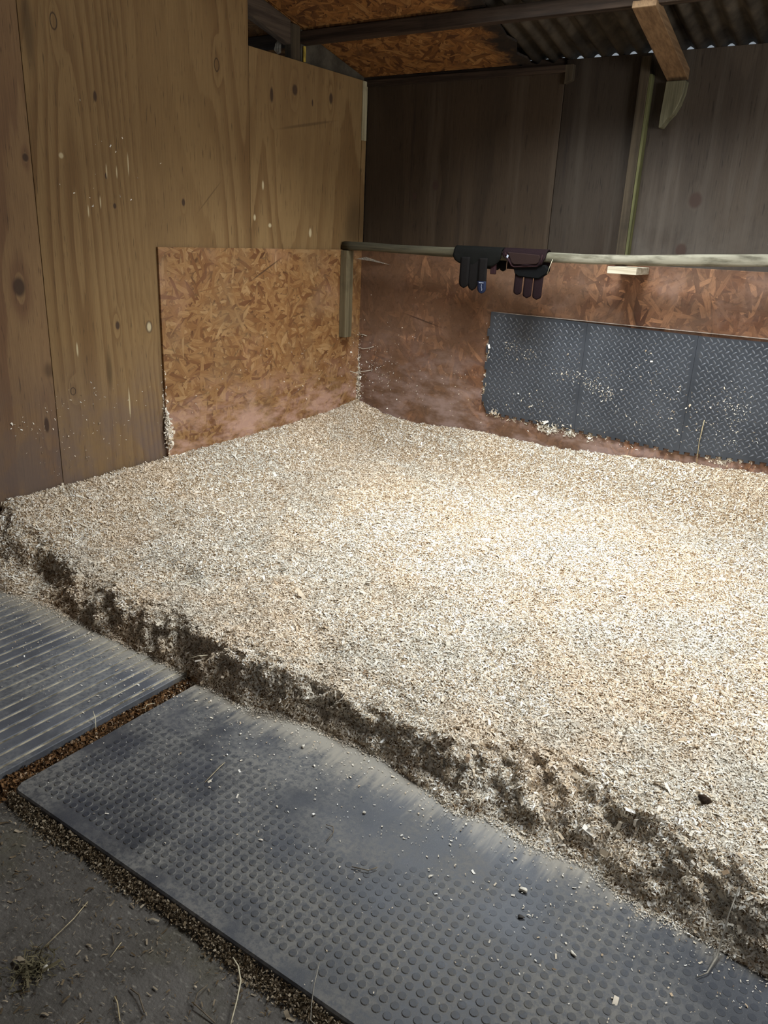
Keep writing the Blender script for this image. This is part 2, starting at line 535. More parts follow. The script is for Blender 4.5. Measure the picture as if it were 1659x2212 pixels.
# concrete
t = NT('dirty_concrete')
n1 = t.noise(t.obj(), 2.2, 5, 0.6)
n2 = t.noise(t.obj(), 26, 4, 0.65)
n3 = t.noise(t.obj(), 95, 3, 0.6)
st_ = t.noise(t.vma(t.obj(), (60, 130, 1)), 1.0, 2, 0.5)
c = t.mix(t.mr(n1, 0.3, 0.7), (0.075, 0.064, 0.052), (0.135, 0.120, 0.104))
c = t.mix(t.mr(n2, 0.45, 0.72, 0, 0.7), c, (0.050, 0.042, 0.033))
c = t.mix(t.mr(st_, 0.58, 0.72, 0, 0.6), c, (0.26, 0.235, 0.195))
c = t.mix(t.math('MULTIPLY', t.mr(t.noise(t.vma(t.obj(), (1, 1, 1), (4, 4, 0)), 3.2, 4, 0.6), 0.52, 0.68), 0.5), c, (0.10, 0.088, 0.050))
t.bump(t.math('ADD', n2, t.math('MULTIPLY', n3, 0.6)), 0.6, 0.006)
CONCRETE = t.done(c, 0.75, 0.3)


def rubber(name, base, dusty, near_foot=True, sweep=True, seed=0):
    t = NT(name)
    xyz = t.sep(t.obj())
    n = t.noise(t.obj(), 5.0, 5, 0.62)
    n2 = t.noise(t.vma(t.obj(), (1, 1, 1), (seed, 3, 0)), 70, 5, 0.7)
    fine = t.noise(t.obj(), 420, 2, 0.6)
    c = t.mix(t.mr(n, 0.3, 0.7), tuple(b * 0.75 for b in base), tuple(b * 1.2 for b in base))
    big = t.noise(t.vma(t.obj(), (1, 1, 1), (seed + 9, 3, 0)), 3.4, 5, 0.62)
    d1 = t.math('MULTIPLY', t.mr(big, 0.38, 0.60), t.mr(n2, 0.36, 0.60, 0.15, 1.0))
    c = t.mix(t.math('MULTIPLY', d1, 0.95), c, dusty)
    c = t.mix(t.mr(fine, 0.55, 0.75, 0, 0.40), c, dusty)
    if near_foot:
        # broom marks of dust along the foot of the bed
        sw = t.noise(t.vma(t.obj(), (48, 7, 1), (seed, 0, 0)), 1.0, 3, 0.6)
        edge = t.math('ADD', xyz[1], t.math('MULTIPLY', t.math('SUBTRACT', sw, 0.5), 0.22))
        c = t.mix(t.mr(edge, -2.80, -2.69, 0, 0.8), c, (0.34, 0.30, 0.235))
    t.bump(t.math('ADD', n2, fine), 0.15, 0.001)
    return t.done(c, t.mr(d1, 0, 1, 0.48, 0.75, False), 0.45)


RUBBER = rubber('studded_rubber', (0.050, 0.052, 0.060), (0.19, 0.178, 0.158), seed=1)
RUBBER_STUD = rubber('studded_rubber_worn', (0.030, 0.033, 0.043), (0.115, 0.109, 0.099), seed=1)
RUBBER_RIM = rubber('stud_rim_dust', (0.105, 0.100, 0.094), (0.23, 0.215, 0.185), seed=1)
RUBBER_RIB = rubber('ribbed_rubber', (0.095, 0.100, 0.114), (0.20, 0.195, 0.185), seed=4)
GROOVE = plain('groove_dust', (0.34, 0.295, 0.215), 0.95, 0.1, 0.6, 18)
t = NT('wall_tile_rubber')
n = t.noise(t.obj(), 3.0, 4, 0.6)
n2 = t.noise(t.obj(), 55, 4, 0.65)
c = t.mix(t.mr(n, 0.3, 0.7), (0.030, 0.034, 0.041), (0.052, 0.057, 0.066))
c = t.mix(t.mr(n2, 0.55, 0.75, 0, 0.35), c, (0.12, 0.115, 0.105))
WALLRUB = t.done(c, 0.5, 0.45)
TREADMAT = plain('wall_tile_tread', (0.085, 0.090, 0.100), 0.42, 0.5, 0.3, 60)

# shavings: every flake its own tone
t = NT('wood_shavings')
geo = t.n('ShaderNodeNewGeometry')
rpi = geo.outputs['Random Per Island']
c = t.ramp(rpi, [(0.0, (0.26, 0.16, 0.085)), (0.07, (0.58, 0.45, 0.30)), (0.35, (0.75, 0.65, 0.50)), (0.75, (0.86, 0.79, 0.67)), (1.0, (0.93, 0.91, 0.85))])
big = t.noise(t.vma(t.obj(), (1, 1, 1), (3, 8, 0)), 1.8, 4, 0.6)
c = t.mix(t.mr(big, 0.45, 0.64, 0, 0.50), c, (0.78, 0.58, 0.38))
big2 = t.noise(t.vma(t.obj(), (1, 1, 1), (13, 2, 0)), 2.6, 4, 0.6)
c = t.mix(t.mr(big2, 0.48, 0.64, 0, 0.55), c, (0.62, 0.58, 0.49))
SHAV = t.done(c, 0.8, 0.2)
t = NT('shavings_bed')
n = t.noise(t.obj(), 160, 3, 0.65)
n2 = t.noise(t.obj(), 60, 3, 0.6)
c = t.mix(t.mr(n, 0.35, 0.68), (0.120, 0.066, 0.030), (0.54, 0.40, 0.25))
c = t.mix(t.mr(n2, 0.55, 0.72, 0, 0.5), c, (0.22, 0.14, 0.075))
t.bump(t.math('ADD', n, n2), 0.8, 0.006)
SHAVBED = t.done(c, 0.9, 0.1)
t = NT('dirty_shavings')
rpi = t.n('ShaderNodeNewGeometry').outputs['Random Per Island']
SHAV_DIRTY = t.done(t.ramp(rpi, [(0.0, (0.07, 0.045, 0.022)), (0.5, (0.19, 0.140, 0.085)), (1.0, (0.38, 0.31, 0.22))]), 0.9, 0.1)
t = NT('brown_crumbs')
rpi = t.n('ShaderNodeNewGeometry').outputs['Random Per Island']
CRUMB = t.done(t.ramp(rpi, [(0.0, (0.030, 0.016, 0.008)), (0.5, (0.12, 0.060, 0.025)), (0.9, (0.25, 0.13, 0.055)), (1.0, (0.5, 0.4, 0.28))]), 0.9, 0.1)

STRAW = plain('straw', (0.50, 0.40, 0.23), 0.6, 0.3, 0.3, 60)
STRAW_PALE = plain('straw_pale', (0.66, 0.58, 0.40), 0.6, 0.3, 0.25, 60)
STRAW_DARK = plain('straw_dark', (0.16, 0.125, 0.085), 0.7, 0.2, 0.3, 60)
STRAW_GREY = plain('straw_grey', (0.30, 0.27, 0.22), 0.7, 0.2, 0.3, 60)
CHIP = plain('pale_chip', (0.72, 0.66, 0.55), 0.7, 0.2, 0.2, 90)
CHIP_DARK = plain('dark_chip', (0.055, 0.048, 0.042), 0.7, 0.2, 0.3, 90)
DUNG = plain('dark_dung', (0.035, 0.022, 0.014), 0.9, 0.1, 0.5, 120, 0.8)
NEO_BLACK = plain('black_neoprene', (0.0065, 0.0062, 0.0052), 0.9, 0.06, 0.2, 300)
NEO_BLACK2 = plain('black_strap', (0.0085, 0.0072, 0.0066), 0.9, 0.06, 0.2, 300)
NEO_NAVY = plain('navy_strap_tip', (0.006, 0.010, 0.030), 0.7, 0.25, 0.15, 300)
NEO_BROWN = plain('brown_neoprene', (0.022, 0.0125, 0.0105), 0.9, 0.06, 0.15, 300)
NEO_PLUM = plain('plum_strap', (0.0125, 0.0065, 0.0072), 0.9, 0.06, 0.2, 300)
PIPING = plain('plum_piping', (0.022, 0.009, 0.0095), 0.8, 0.1, 0.2, 300)
LINING = plain('black_lining', (0.005, 0.005, 0.005), 0.9, 0.05, 0.2, 300)
PRINT = plain('white_print', (0.42, 0.44, 0.50), 0.7, 0.1, 0.05, 60)
t = NT('cobweb')
n = t.noise(t.vma(t.obj(), (120, 120, 30)), 1.0, 3, 0.6)
t.set(t.b.inputs['Alpha'], t.mr(n, 0.35, 0.75, 0.15, 0.75))
COBWEB = t.done((0.42, 0.37, 0.29), 0.95, 0.05)
COBSTR = plain('cobweb_strand', (0.52, 0.46, 0.36), 0.9, 0.1, 0.1, 60)
t = NT('clear_roof_sheet')
tr = t.n('ShaderNodeBsdfTransparent')
tr.inputs[0].default_value = (0.92, 0.95, 0.97, 1)
mx = t.n('ShaderNodeMixShader')
mx.inputs[0].default_value = 0.12
t.t.links.new(tr.outputs[0], mx.inputs[1])
t.t.links.new(t.b.outputs[0], mx.inputs[2])
t.t.links.new(mx.outputs[0], t.out.inputs[0])
CLEAR = t.done((0.75, 0.78, 0.80), 0.4, 0.3)

# ------------------------------------------------------------------ the setting
TAN = 0.23
EAVE = 2.247
RIDGE_Y = -2.6


def zr(y):
    """underside of the roof sheets"""
    return EAVE - TAN * y if y > RIDGE_Y else EAVE - TAN * RIDGE_Y + TAN * (y - RIDGE_Y)


X1, Y0 = 4.05, -4.95       # right wall, front wall
Z_CON = -0.028

# floor
bm = bmesh.new()
NXF, NYF = 60, 60
vs = [[bm.verts.new((-1.6 + 6.2 * i / NXF, -5.6 + 6.0 * j / NYF, Z_CON + 0.0015 * float(fbm(np.array([i * .7]), np.array([j * .7]), 3)[0]))) for j in range(NYF + 1)] for i in range(NXF + 1)]
for i in range(NXF):
    for j in range(NYF):
        bm.faces.new((vs[i][j], vs[i + 1][j], vs[i + 1][j + 1], vs[i][j + 1]))
floor = link('floor', to_mesh(bm, 'floor', True), CONCRETE)
tag(floor, 'dark grey dirty concrete floor in front of the rubber mats', 'floor', kind='structure')

# left partition
wl = tag(empty('wall_left'), 'tall brown plywood partition wall on the left with knots and wide grain', 'wall', kind='structure')
TH = 0.018


def lpanel(name, y0, y1, z0, ztop0, ztop1, mat, x=0.0, gap=0.0012):
    return prism(name, [(y0 + gap, z0), (y1 - gap, z0), (y1 - gap, ztop1), (y0 + gap, ztop0)], 0, x - TH, x, mat, wl, 0.0012)


lpanel('plywood_panel', -1.007, -0.022, Z_CON, 2.217, 2.217, PLY_C)
o = lpanel('plywood_panel', -2.227, -1.007, Z_CON, zr(-2.227) - .02, zr(-1.007) - .02, PLY_B)
tag(o, 'wide brown plywood sheet reaching up to the roof')
lpanel('plywood_panel', -3.447, -2.227, Z_CON, 2.6, zr(-2.227) - .02, PLY_A)
lpanel('plywood_panel', Y0, -3.447, Z_CON, zr(Y0) - .02, 2.6, PLY_A)
o = prism('osb_panel', [(-1.638, Z_CON), (-0.016, Z_CON), (-0.016, 1.284), (-1.638, 1.284)], 0, 0.0005, 0.0135, OSB_L, wl, 0.001)
tag(o, 'orange-brown strand board kick panel on the left wall')
o = box('backing_frame', (-0.06, Y0, Z_CON), (-0.019, 0.0, 2.19), CLADDING, wl, 0.0)
# pale flaking strip in the corner
o = box('corner_strip', (0.0005, -0.062, 1.90), (0.010, -0.019, 2.214), FLAKING, wl, 0.002)
o = box('corner_strip', (0.0005, -0.058, 1.285), (0.008, -0.019, 1.90), PLY_C, wl, 0.002)
# boards that close the gap between the partition's top and the roof
o = prism('infill_board', [(-0.60, 2.219), (-0.03, 2.219), (-0.03, zr(-.03) - .016), (-0.60, zr(-.6) - .016)], 0, -0.034, -0.012, INFILL, wl, 0.001)
o = box('post_stub', (-0.050, -0.685, 2.10), (-0.006, -0.612, zr(-.65) - .016), WOOD_POST, wl, 0.003)
o = box('yellow_strip', (-0.005, -0.592, 2.219), (0.004, -0.578, 2.292), plain('yellowed_strip', (0.34, 0.24, 0.04)), wl, 0.001)

# back wall
wb = tag(empty('wall_back'), 'dark stained plywood back wall above a strand board kick panel', 'wall', kind='structure')


def bpanel(name, x0, x1, z0, z1, mat, y=0.0, gap=0.0015, th=0.018):
    return prism(name, [(x0 + gap, z0), (x1 - gap, z0), (x1 - gap, z1), (x0 + gap, z1)], 1, y, y + th, mat, wb, 0.0012)


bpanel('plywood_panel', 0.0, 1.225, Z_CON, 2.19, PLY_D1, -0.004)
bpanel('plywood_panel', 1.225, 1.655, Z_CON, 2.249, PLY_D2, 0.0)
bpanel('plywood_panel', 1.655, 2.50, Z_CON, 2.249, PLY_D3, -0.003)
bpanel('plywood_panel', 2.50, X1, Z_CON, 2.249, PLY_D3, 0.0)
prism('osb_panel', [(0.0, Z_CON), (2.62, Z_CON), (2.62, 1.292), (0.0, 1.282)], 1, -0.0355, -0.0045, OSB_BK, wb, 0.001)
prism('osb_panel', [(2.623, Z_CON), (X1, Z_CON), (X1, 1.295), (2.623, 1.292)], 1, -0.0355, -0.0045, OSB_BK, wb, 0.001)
box('wall_plate', (0.0, -0.030, 2.188), (1.235, 0.014, 2.222), WOOD_DARK, wb, 0.003)
box('eave_filler', (-1.4, 0.020, 2.15), (1.235, 0.040, 2.262), WOOD_DARK, wb, 0.0)
prism('plate_block', [(1.232, 2.135), (1.275, 2.150), (1.275, 2.222), (1.232, 2.222)], 1, -0.030, -0.001, WOOD_POST, wb, 0.002)
o = box('vertical_batten', (1.622, -0.052, 1.285), (1.668, -0.0035, 2.228), WOOD_POST, wb, 0.002)
o = box('batten_edge_strip', (1.6685, -0.050, 1.285), (1.682, -0.0035, 2.15), WOOD_GREEN, wb, 0.002)
tag(o, 'greenish strip down the edge of the batten')
o = prism('lower_cleat', [(1.756, 2.112), (1.846, 2.112), (1.842, 2.06), (1.828, 2.01), (1.808, 1.972), (1.782, 1.952), (1.762, 1.915), (1.750, 1.915), (1.752, 1.97)], 1, -0.064, -0.0035, CLEAT, wb, 0.003)
tag(o, 'grey-green pointed wooden cleat under the rafter')
box('backing_frame', (-1.4, 0.020, Z_CON), (X1 + .02, 0.05, 2.19), CLADDING, wb, 0.0)

# right and front walls, out of the picture
wr = tag(empty('wall_right'), 'plywood wall on the right, outside the picture', 'wall', kind='structure')
PLY_R = plywood('plywood_right', 'YZ', 9.4, PLY_LO, PLY_MID, PLY_HI, (), (), (), (), 20)
prism('door_leaf', [(-2.448, Z_CON), (-1.202, Z_CON), (-1.202, 1.22), (-2.448, 1.22)], 0, X1, X1 + .03, PLY_R, wr)
prism('door_lintel', [(-2.448, 2.17), (-1.202, 2.17), (-1.202, zr(-1.2) - .02), (-2.448, zr(-2.45) - .02)], 0, X1, X1 + .018, PLY_R, wr)
for a, b in ((Y0, -3.7), (-3.7, -2.45), (-1.2, 0.0)):
    prism('plywood_panel', [(a, Z_CON), (b - .002, Z_CON), (b - .002, zr(b) - .02), (a, zr(a) - .02)], 0, X1, X1 + .018, PLY_R, wr)
wf = tag(empty('wall_front'), 'plywood front wall with the stable door opening behind the camera', 'wall', kind='structure')
PLY_F = plywood('plywood_front', 'XZ', 4.4, PLY_LO, PLY_MID, PLY_HI, (), (), (), (), 20)
for x0, x1, z0, z1 in ((0, 1.3, Z_CON, zr(Y0) - .03), (1.302, 2.7, Z_CON, zr(Y0) - .03), (2.702, 3.9, 2.15, zr(Y0) - .03), (3.9, X1, Z_CON, zr(Y0) - .03), (2.702, 3.898, Z_CON, 1.25)):
    prism('plywood_panel', [(x0, z0), (x1, z0), (x1, z1), (x0, z1)], 1, Y0 - .018, Y0, PLY_F, wf)

# roof
ce = tag(empty('ceiling'), 'sloping roof of corrugated sheets with strand board lining, purlin and rafter', 'ceiling', kind='structure')
PER, AMP = 0.090, 0.0160
PHX = 1.277 - 0.5 * PER


def corrugated(x0, x1, ya, yb, mat, name='corrugated_sheet', lift=0.0):
    n = int(round((x1 - x0) / PER * 10))
    xs = np.linspace(x0, x1, n + 1)
    V, F = [], []
    for y in (ya, yb):
        for x in xs:
            V.append((x, y, zr(y) + lift + AMP + AMP * math.cos(2 * math.pi * (x - 1.277) / PER)))
    m = n + 1
    for i in range(n):
        F.append((i, i + 1, m + i + 1, m + i))
    o = link(name, mesh_from(name, V, F, True), mat, ce)
    sm = o.modifiers.new('thickness', 'SOLIDIFY')
    sm.thickness = 0.0012
    sm.offset = 1
    return o


SX = [-1.42 + .81 * k for k in range(8)]
for k in range(7):
    corrugated(SX[k], SX[k + 1] + .03, 0.042, -0.75, CORR, lift=0.0015 * (k % 2))
    if SX[k] < 1.0 or SX[k] > 2.1:
        corrugated(SX[k], SX[k + 1] + .03, -0.70, -1.75, CORR, lift=0.0035 + 0.0015 * (k % 2))
    else:
        corrugated(SX[k], SX[k + 1] + .03, -0.70, -1.75, CLEAR, 'clear_roof_sheet', lift=0.0035 + 0.0015 * (k % 2))
    corrugated(SX[k], SX[k + 1] + .03, -1.70, RIDGE_Y, CORR, lift=0.007 + 0.0015 * (k % 2))
    corrugated(SX[k], SX[k + 1] + .03, RIDGE_Y, Y0 - .15, CORR, lift=0.0015 * (k % 2))


def lining(pts, mat=OSB_R, th=0.011):
    bm = bmesh.new()
    A = [bm.verts.new((x, y, zr(y) - .002)) for x, y in pts]
    B = [bm.verts.new((x, y, zr(y) - .002 - th)) for x, y in pts]
    bm.faces.new(A)
    bm.faces.new(B[::-1])
    for i in range(len(pts)):
        j = (i + 1) % len(pts)
        bm.faces.new((A[i], B[i], B[j], A[j]))
    return link('osb_lining', to_mesh(bm, 'osb_lining'), mat, ce)


rag = [(1.035 + .018 * math.sin(k * 2.1) + .012 * math.sin(k * 5.3), -0.02 - .0565 * k) for k in range(11)]
tag(lining([(-1.3, -0.02)] + rag + [(-1.3, rag[-1][1])]), 'orange strand board under the roof beside the corrugated sheet')
lining([(0.006, -0.60), (1.06, -0.60), (1.06, -1.22), (0.006, -1.22)])
lining([(-1.3, -0.60), (-0.006, -0.60), (-0.006, -1.22), (-1.3, -1.22)])
lining([(-1.3, -1.224), (1.02, -1.224), (1.02, -2.4), (-1.3, -2.4)])
o = box('purlin', (-1.3, -0.602, 2.300), (X1 - .01, -0.552, zr(-.56) - .016), WOOD_DARK, ce, 0.003)
tag(o, 'dark old timber purlin running along under the roof')
# rafter from the purlin down to the back wall
zt = lambda y: 2.283 + (y + .62) * (2.118 - 2.283) / .60
bm = bmesh.new()
prof = [(-.628, zt(-.628)), (-.022, zt(-.022)), (-.022, zt(-.022) + .045), (-.548, zt(-.548) + .045), (-.548, 2.2985), (-.628, 2.2985 + .012)]
o = prism('rafter', prof, 0, 1.748, 1.846, WOOD_RAFTER, ce, 0.002)
tag(o, 'light brown sawn rafter sloping down to the back wall')
prof = [(-2.3, zr(-2.3) - .11), (-.69, zr(-.69) - .125), (-.69, zr(-.69) - .016), (-2.3, zr(-2.3) - .016)]
prism('rafter', prof, 0, -0.052, -0.004, WOOD_DARK_Y, ce, 0.002)
for yy in (-1.9, -3.4, -4.3):
    box('purlin', (-1.3, yy - .025, zr(yy) - .10), (X1 - .01, yy + .025, zr(yy) - .012), WOOD_DARK, ce, 0.003)

# ------------------------------------------------------------------ bedding
XF = np.array([-.1, .24, .51, .78, 1.10, 1.32, 1.57, 1.72, 1.86, 2.04, 2.16, 2.30, 2.385, 2.49, 2.62, 2.70, 2.79, 2.90, 3.0, 3.05, 3.4, 4.1])
YF = np.array([-2.70, -2.704, -2.665, -2.681, -2.679, -2.689, -2.699, -2.658, -2.654, -2.652, -2.68, -2.722, -2.687, -2.711, -2.687, -2.71, -2.738, -2.734, -2.748, -2.755, -2.77, -2.75])
XC = np.array([-.1, .35, .7, 1.0, 1.4, 1.7, 1.9, 2.1, 2.25, 2.35, 2.49, 2.6, 2.74, 2.85, 3.0, 3.4, 4.1])
YC = np.array([-2.50, -2.53, -2.56, -2.585, -2.625, -2.605, -2.605, -2.595, -2.58, -2.52, -2.545, -2.545, -2.59, -2.625, -2.66, -2.68, -2.67])
YL = np.array([-2.75, -2.526, -2.228, -1.633, -.803, -.368, -.026, 0])
HL = np.array([.268, .276, .277, .283, .297, .312, .352, .356])
XB = np.array([0, .02, .2, .46, .795, 1.402, 2.19, 2.52, 4.1])
HB = np.array([.356, .351, .305, .270, .293, .286, .342, .358, .35])


def bed_h(x, y):
    foot = np.interp(x, XF, YF) + 0.012 * fbm(x * 14, y * 0 + 3.3, 5, 3)
    crest = np.interp(x, XC, YC) + 0.020 * fbm(x * 11, y * 0 + 7.7, 6, 3)
    base = 0.112 + 0.020 * fbm(x * 1.3, y * 1.3, 21, 3) + 0.010 * fbm(x * 5, y * 5, 22, 3)
    hl = np.interp(y, YL, HL)
    hb = np.interp(x, XB, HB)
    wL, wB = 0.36, 0.34
    a = np.clip(1 - x / wL, 0, 1)
    b = np.clip(1 + y / wB, 0, 1)
    sl = a * a * (3 - 2 * a) * .85 + a * .15
    sb = b * b * (3 - 2 * b) * .85 + b * .15
    dl = np.maximum(hl - base, 0) * sl
    db = np.maximum(hb - base, 0) * sb
    h = base + np.maximum(dl, db) + 0.25 * np.minimum(dl, db) * (1 - np.maximum(a, b))
    # lumps and dips in the surface
    h = h + 0.006 * fbm(x * 22, y * 22, 31, 3)
    # hoof dents
    for (dx, dy, rr, dd) in ((1.18, -2.33, .05, .022), (1.62, -2.44, .055, .030), (1.53, -2.36, .04, .024), (.82, -2.30, .07, .030), (.92, -2.22, .05, .02), (1.9, -1.3, .09, .012), (1.35, -.95, .12, .012), (2.62, -2.2, .07, .02), (2.3, -1.9, .10, .015)):
        h = h - dd * np.exp(-((x - dx) ** 2 + (y - dy) ** 2) / rr ** 2)
    # front face
    span = np.maximum(crest - foot, 0.03)
    s = (y - foot) / span
    prof = np.interp(s, [0, .08, .35, .65, 1.0, 1.35], [-.02, .08, .34, .70, .95, 1.0])
    h = np.where(s < 1.35, h * prof, h)
    h = np.where(s < 0, -0.02 + s * 0.02, h)
    return h, s


def bed_push(x, y, z, s):
    """lumps and hollows of the front face, pushed out along its slope."""
    m = np.clip(s * 2.5, 0, 1) * np.clip((1.7 - s) * 1.4, 0, 1)
    a = s * 0.16
    L = fbm(x * 15, a * 17, 41, 2) * .022 + fbm(x * 42, a * 46, 43, 3) * .016
    L = L - .085 * np.exp(-(((x - .32) / .13) ** 2 + ((s - .55) / .38) ** 2))
    for (dx, ds, w, dd) in ((1.52, .55, .10, .018), (1.95, .6, .14, .030), (2.16, .62, .07, .022), (2.55, .75, .08, .022), (1.20, .6, .06, .022), (2.85, .6, .10, .018)):
        L = L - dd * np.exp(-(((x - dx) / w) ** 2 + ((s - ds) / .28) ** 2))
    return y - L * m * .85, z + L * m * .45


STEP = 0.0075
gx = np.arange(0.0145, X1 - .002, STEP)
gy = np.arange(-2.83, -0.037, STEP)
GX, GY = np.meshgrid(gx, gy, indexing='ij')
GZ, GS = bed_h(GX, GY)
GYP, GZP = bed_push(GX, GY, GZ, GS)
nx, ny = GX.shape
V0 = np.stack([GX, GYP, GZP], -1).reshape(-1, 3)
I = np.arange(nx * ny).reshape(nx, ny)
F0 = np.stack([I[:-1, :-1], I[1:, :-1], I[1:, 1:], I[:-1, 1:]], -1).reshape(-1, 4)
keep = (V0[F0][:, :, 2] > -0.021).any(1)
F0 = F0[keep]


def flakes(P, N, size, ratio, lift, tilt, rng, curl=0.3, bent=True):
    """bent rectangular flakes on points P with normals N -> verts, quads (two quads per flake)."""
    n = len(P)
    rv = rng.normal(size=(n, 3))
    nn = N + rng.normal(size=(n, 3)) * tilt[:, None]
    nn /= np.linalg.norm(nn, axis=1)[:, None]
    t = rv - (rv * nn).sum(1)[:, None] * nn
    t /= np.linalg.norm(t, axis=1)[:, None]
    b = np.cross(nn, t)
    L = (size * .5)[:, None]
    Wd = (size * ratio * .5)[:, None]
    c = P + nn * lift[:, None]
    cu = nn * (size * curl * rng.uniform(-.6, 1.0, n))[:, None]
    if bent:
        vs = np.stack([c - t * L - b * Wd, c - t * L + b * Wd, c - b * Wd + cu, c + b * Wd + cu, c + t * L - b * Wd, c + t * L + b * Wd], 1)
        base = np.arange(n)[:, None] * 6
        q = np.stack([base + np.array([0, 2, 3, 1]), base + np.array([2, 4, 5, 3])], 1).reshape(-1, 4)
    else:
        vs = np.stack([c - t * L - b * Wd, c + t * L - b * Wd, c + t * L + b * Wd, c - t * L + b * Wd], 1)
        q = np.arange(n)[:, None] * 4 + np.array([[0, 1, 2, 3]])
    return vs.reshape(-1, 3), q


# flakes over the whole bed, sampled on the real surface, denser towards the camera
FV = V0[F0]
d1_, d2_ = FV[:, 2] - FV[:, 0], FV[:, 3] - FV[:, 1]
FN = np.cross(d1_, d2_)
FA = np.linalg.norm(FN, axis=1) * .5
FN = FN / (2 * FA[:, None] + 1e-12)
FC = FV.mean(1)
dist = np.linalg.norm(FC - np.array(CAM), axis=1)
dens = np.clip(3.2 / dist, .6, 1.6) ** 1.5
dens = np.where((FC[:, 0] > 3.45) & (FC[:, 1] > -2.4), .5 * dens, dens)
dens = np.where(FC[:, 2] < -.004, 0.0, dens)
wgt = FA * dens
wgt = wgt / wgt.sum()


def bed_flakes(n, length, bent):
    fi = RNG.choice(len(F0), size=n, p=wgt)
    u, v = RNG.uniform(0, 1, (n, 1)), RNG.uniform(0, 1, (n, 1))
    q = FV[fi]
    P = q[:, 0] * (1 - u) * (1 - v) + q[:, 1] * u * (1 - v) + q[:, 2] * u * v + q[:, 3] * (1 - u) * v
    N = FN[fi]
    steep = np.clip(1 - N[:, 2], 0, 1)
    size = length * RNG.lognormal(0, .40, n)
    return flakes(P, N, size, RNG.uniform(.16, .40, n), RNG.uniform(.0003, .0042, n) + .003 * steep, RNG.uniform(.2, .8, n) + .4 * steep, RNG, .28, bent)


parts = [bed_flakes(350000, .0076, True), bed_flakes(420000, .0066, False), bed_flakes(9000, .0140, True)]
off = len(V0)
VV, FF = [V0], [F0]
for v, f in parts:
    VV.append(v)
    FF.append(f + off)
    off += len(v)
me = fast_mesh('wood_shavings_bedding', np.concatenate(VV), np.concatenate(FF))
mi = np.ones(len(me.polygons), dtype=np.int32)
mi[:len(F0)] = 0
me.materials.append(SHAVBED)
me.materials.append(SHAV)
me.polygons.foreach_set('material_index', mi)
sm_ = np.zeros(len(me.polygons), dtype=bool)
sm_[:len(F0)] = True
me.polygons.foreach_set('use_smooth', sm_)
bed = link('wood_shavings_bedding', me, None)
tag(bed, 'deep bed of pale wood shavings banked up against both walls', 'bedding', kind='stuff')

# ------------------------------------------------------------------ rubber floor mats
rm = box('ribbed_rubber_mat', (0.002, -3.34, Z_CON - .002), (1.262, -1.9, -0.0022), GROOVE, None, 0.003)
tag(rm, 'blue-grey ribbed rubber mat on the floor beside the left wall', 'rubber mat')
RP = 0.0492
bm = bmesh.new()
bmesh.ops.create_cube(bm, size=1)
for v in bm.verts:
    w = 0.0192 if v.co.z > 0 else 0.0206
    v.co = Vector((math.copysign(w, v.co.x), -2.62 + v.co.y * 1.436, -0.0030 + (v.co.z + .5) * 0.0030))
bevel_mesh(bm, 0.001, 1)
ribme = to_mesh(bm, 'rib')
ribme.materials.append(RUBBER_RIB)
xk = 1.2145
while xk > 0.03:
    o = bpy.data.objects.new('rib', ribme)
    COL.objects.link(o)
    o.parent = rm
    o.location = (xk, 0, 0)
    xk -= RP

box('mat_border', (1.2445, -3.338, -0.0275), (1.2640, -1.902, -0.0002), RUBBER_RIB, rm, 0.002)
box('mat_border', (0.003, -3.3402, -0.0205), (1.2625, -3.3375, -0.0005), RUBBER_RIB, rm, 0.0005)

# studded mat with rounded front corner
pts = [(1.338, -1.9), (1.338, -3.31)] + [(1.360 - .022 * math.cos(a), -3.312 - .022 * math.sin(a)) for a in np.linspace(0, math.pi / 2, 5)] + [(X1 - .02, -3.334), (X1 - .02, -1.9)]
sm = prism('studded_rubber_mat', pts, 2, Z_CON - .002, -0.0005, RUBBER, None, 0.004)
tag(sm, 'dark studded rubber mat lying along the front of the bedding', 'rubber mat')
SP = 0.02575
bm = bmesh.new()
bmesh.ops.create_cone(bm, cap_ends=True, segments=12, radius1=0.0098, radius2=0.0082, depth=0.0018)
for f in list(bm.faces):
    if f.normal.z < -.9:
        bm.faces.remove(f)
studme = to_mesh(bm, 'stud')
studme.materials.append(RUBBER_STUD)
studme.materials.append(RUBBER_RIM)
studme.polygons.foreach_set('material_index', [0 if len(p.vertices) > 4 else 1 for p in studme.polygons])
spots_ = []
for i in range(-30, 60):
    for j in range(0, 24):
        x, y = 2.137 + i * SP, -3.281 + j * SP
        if x < 1.372 or x > X1 - .04 or y > -2.935 + .05 * math.sin(x * 5.1) + .035 * math.sin(x * 11.3) + (.13 if x > 2.45 else 0):
            continue
        spots_.append((math.hypot(x - CAM[0], y - CAM[1]), x, y))
# nearest studs in the picture singly, the rest as one part


def in_view(x, y):
    v = Vector((x, y, 0)) - Vector(CAM)
    d = v.dot(fwd)
    px, py = 829.5 + F_PX * v.dot(r2) / d, 1106 - F_PX * v.dot(u2) / d
    return -20 < px < 1680 and py < 2230


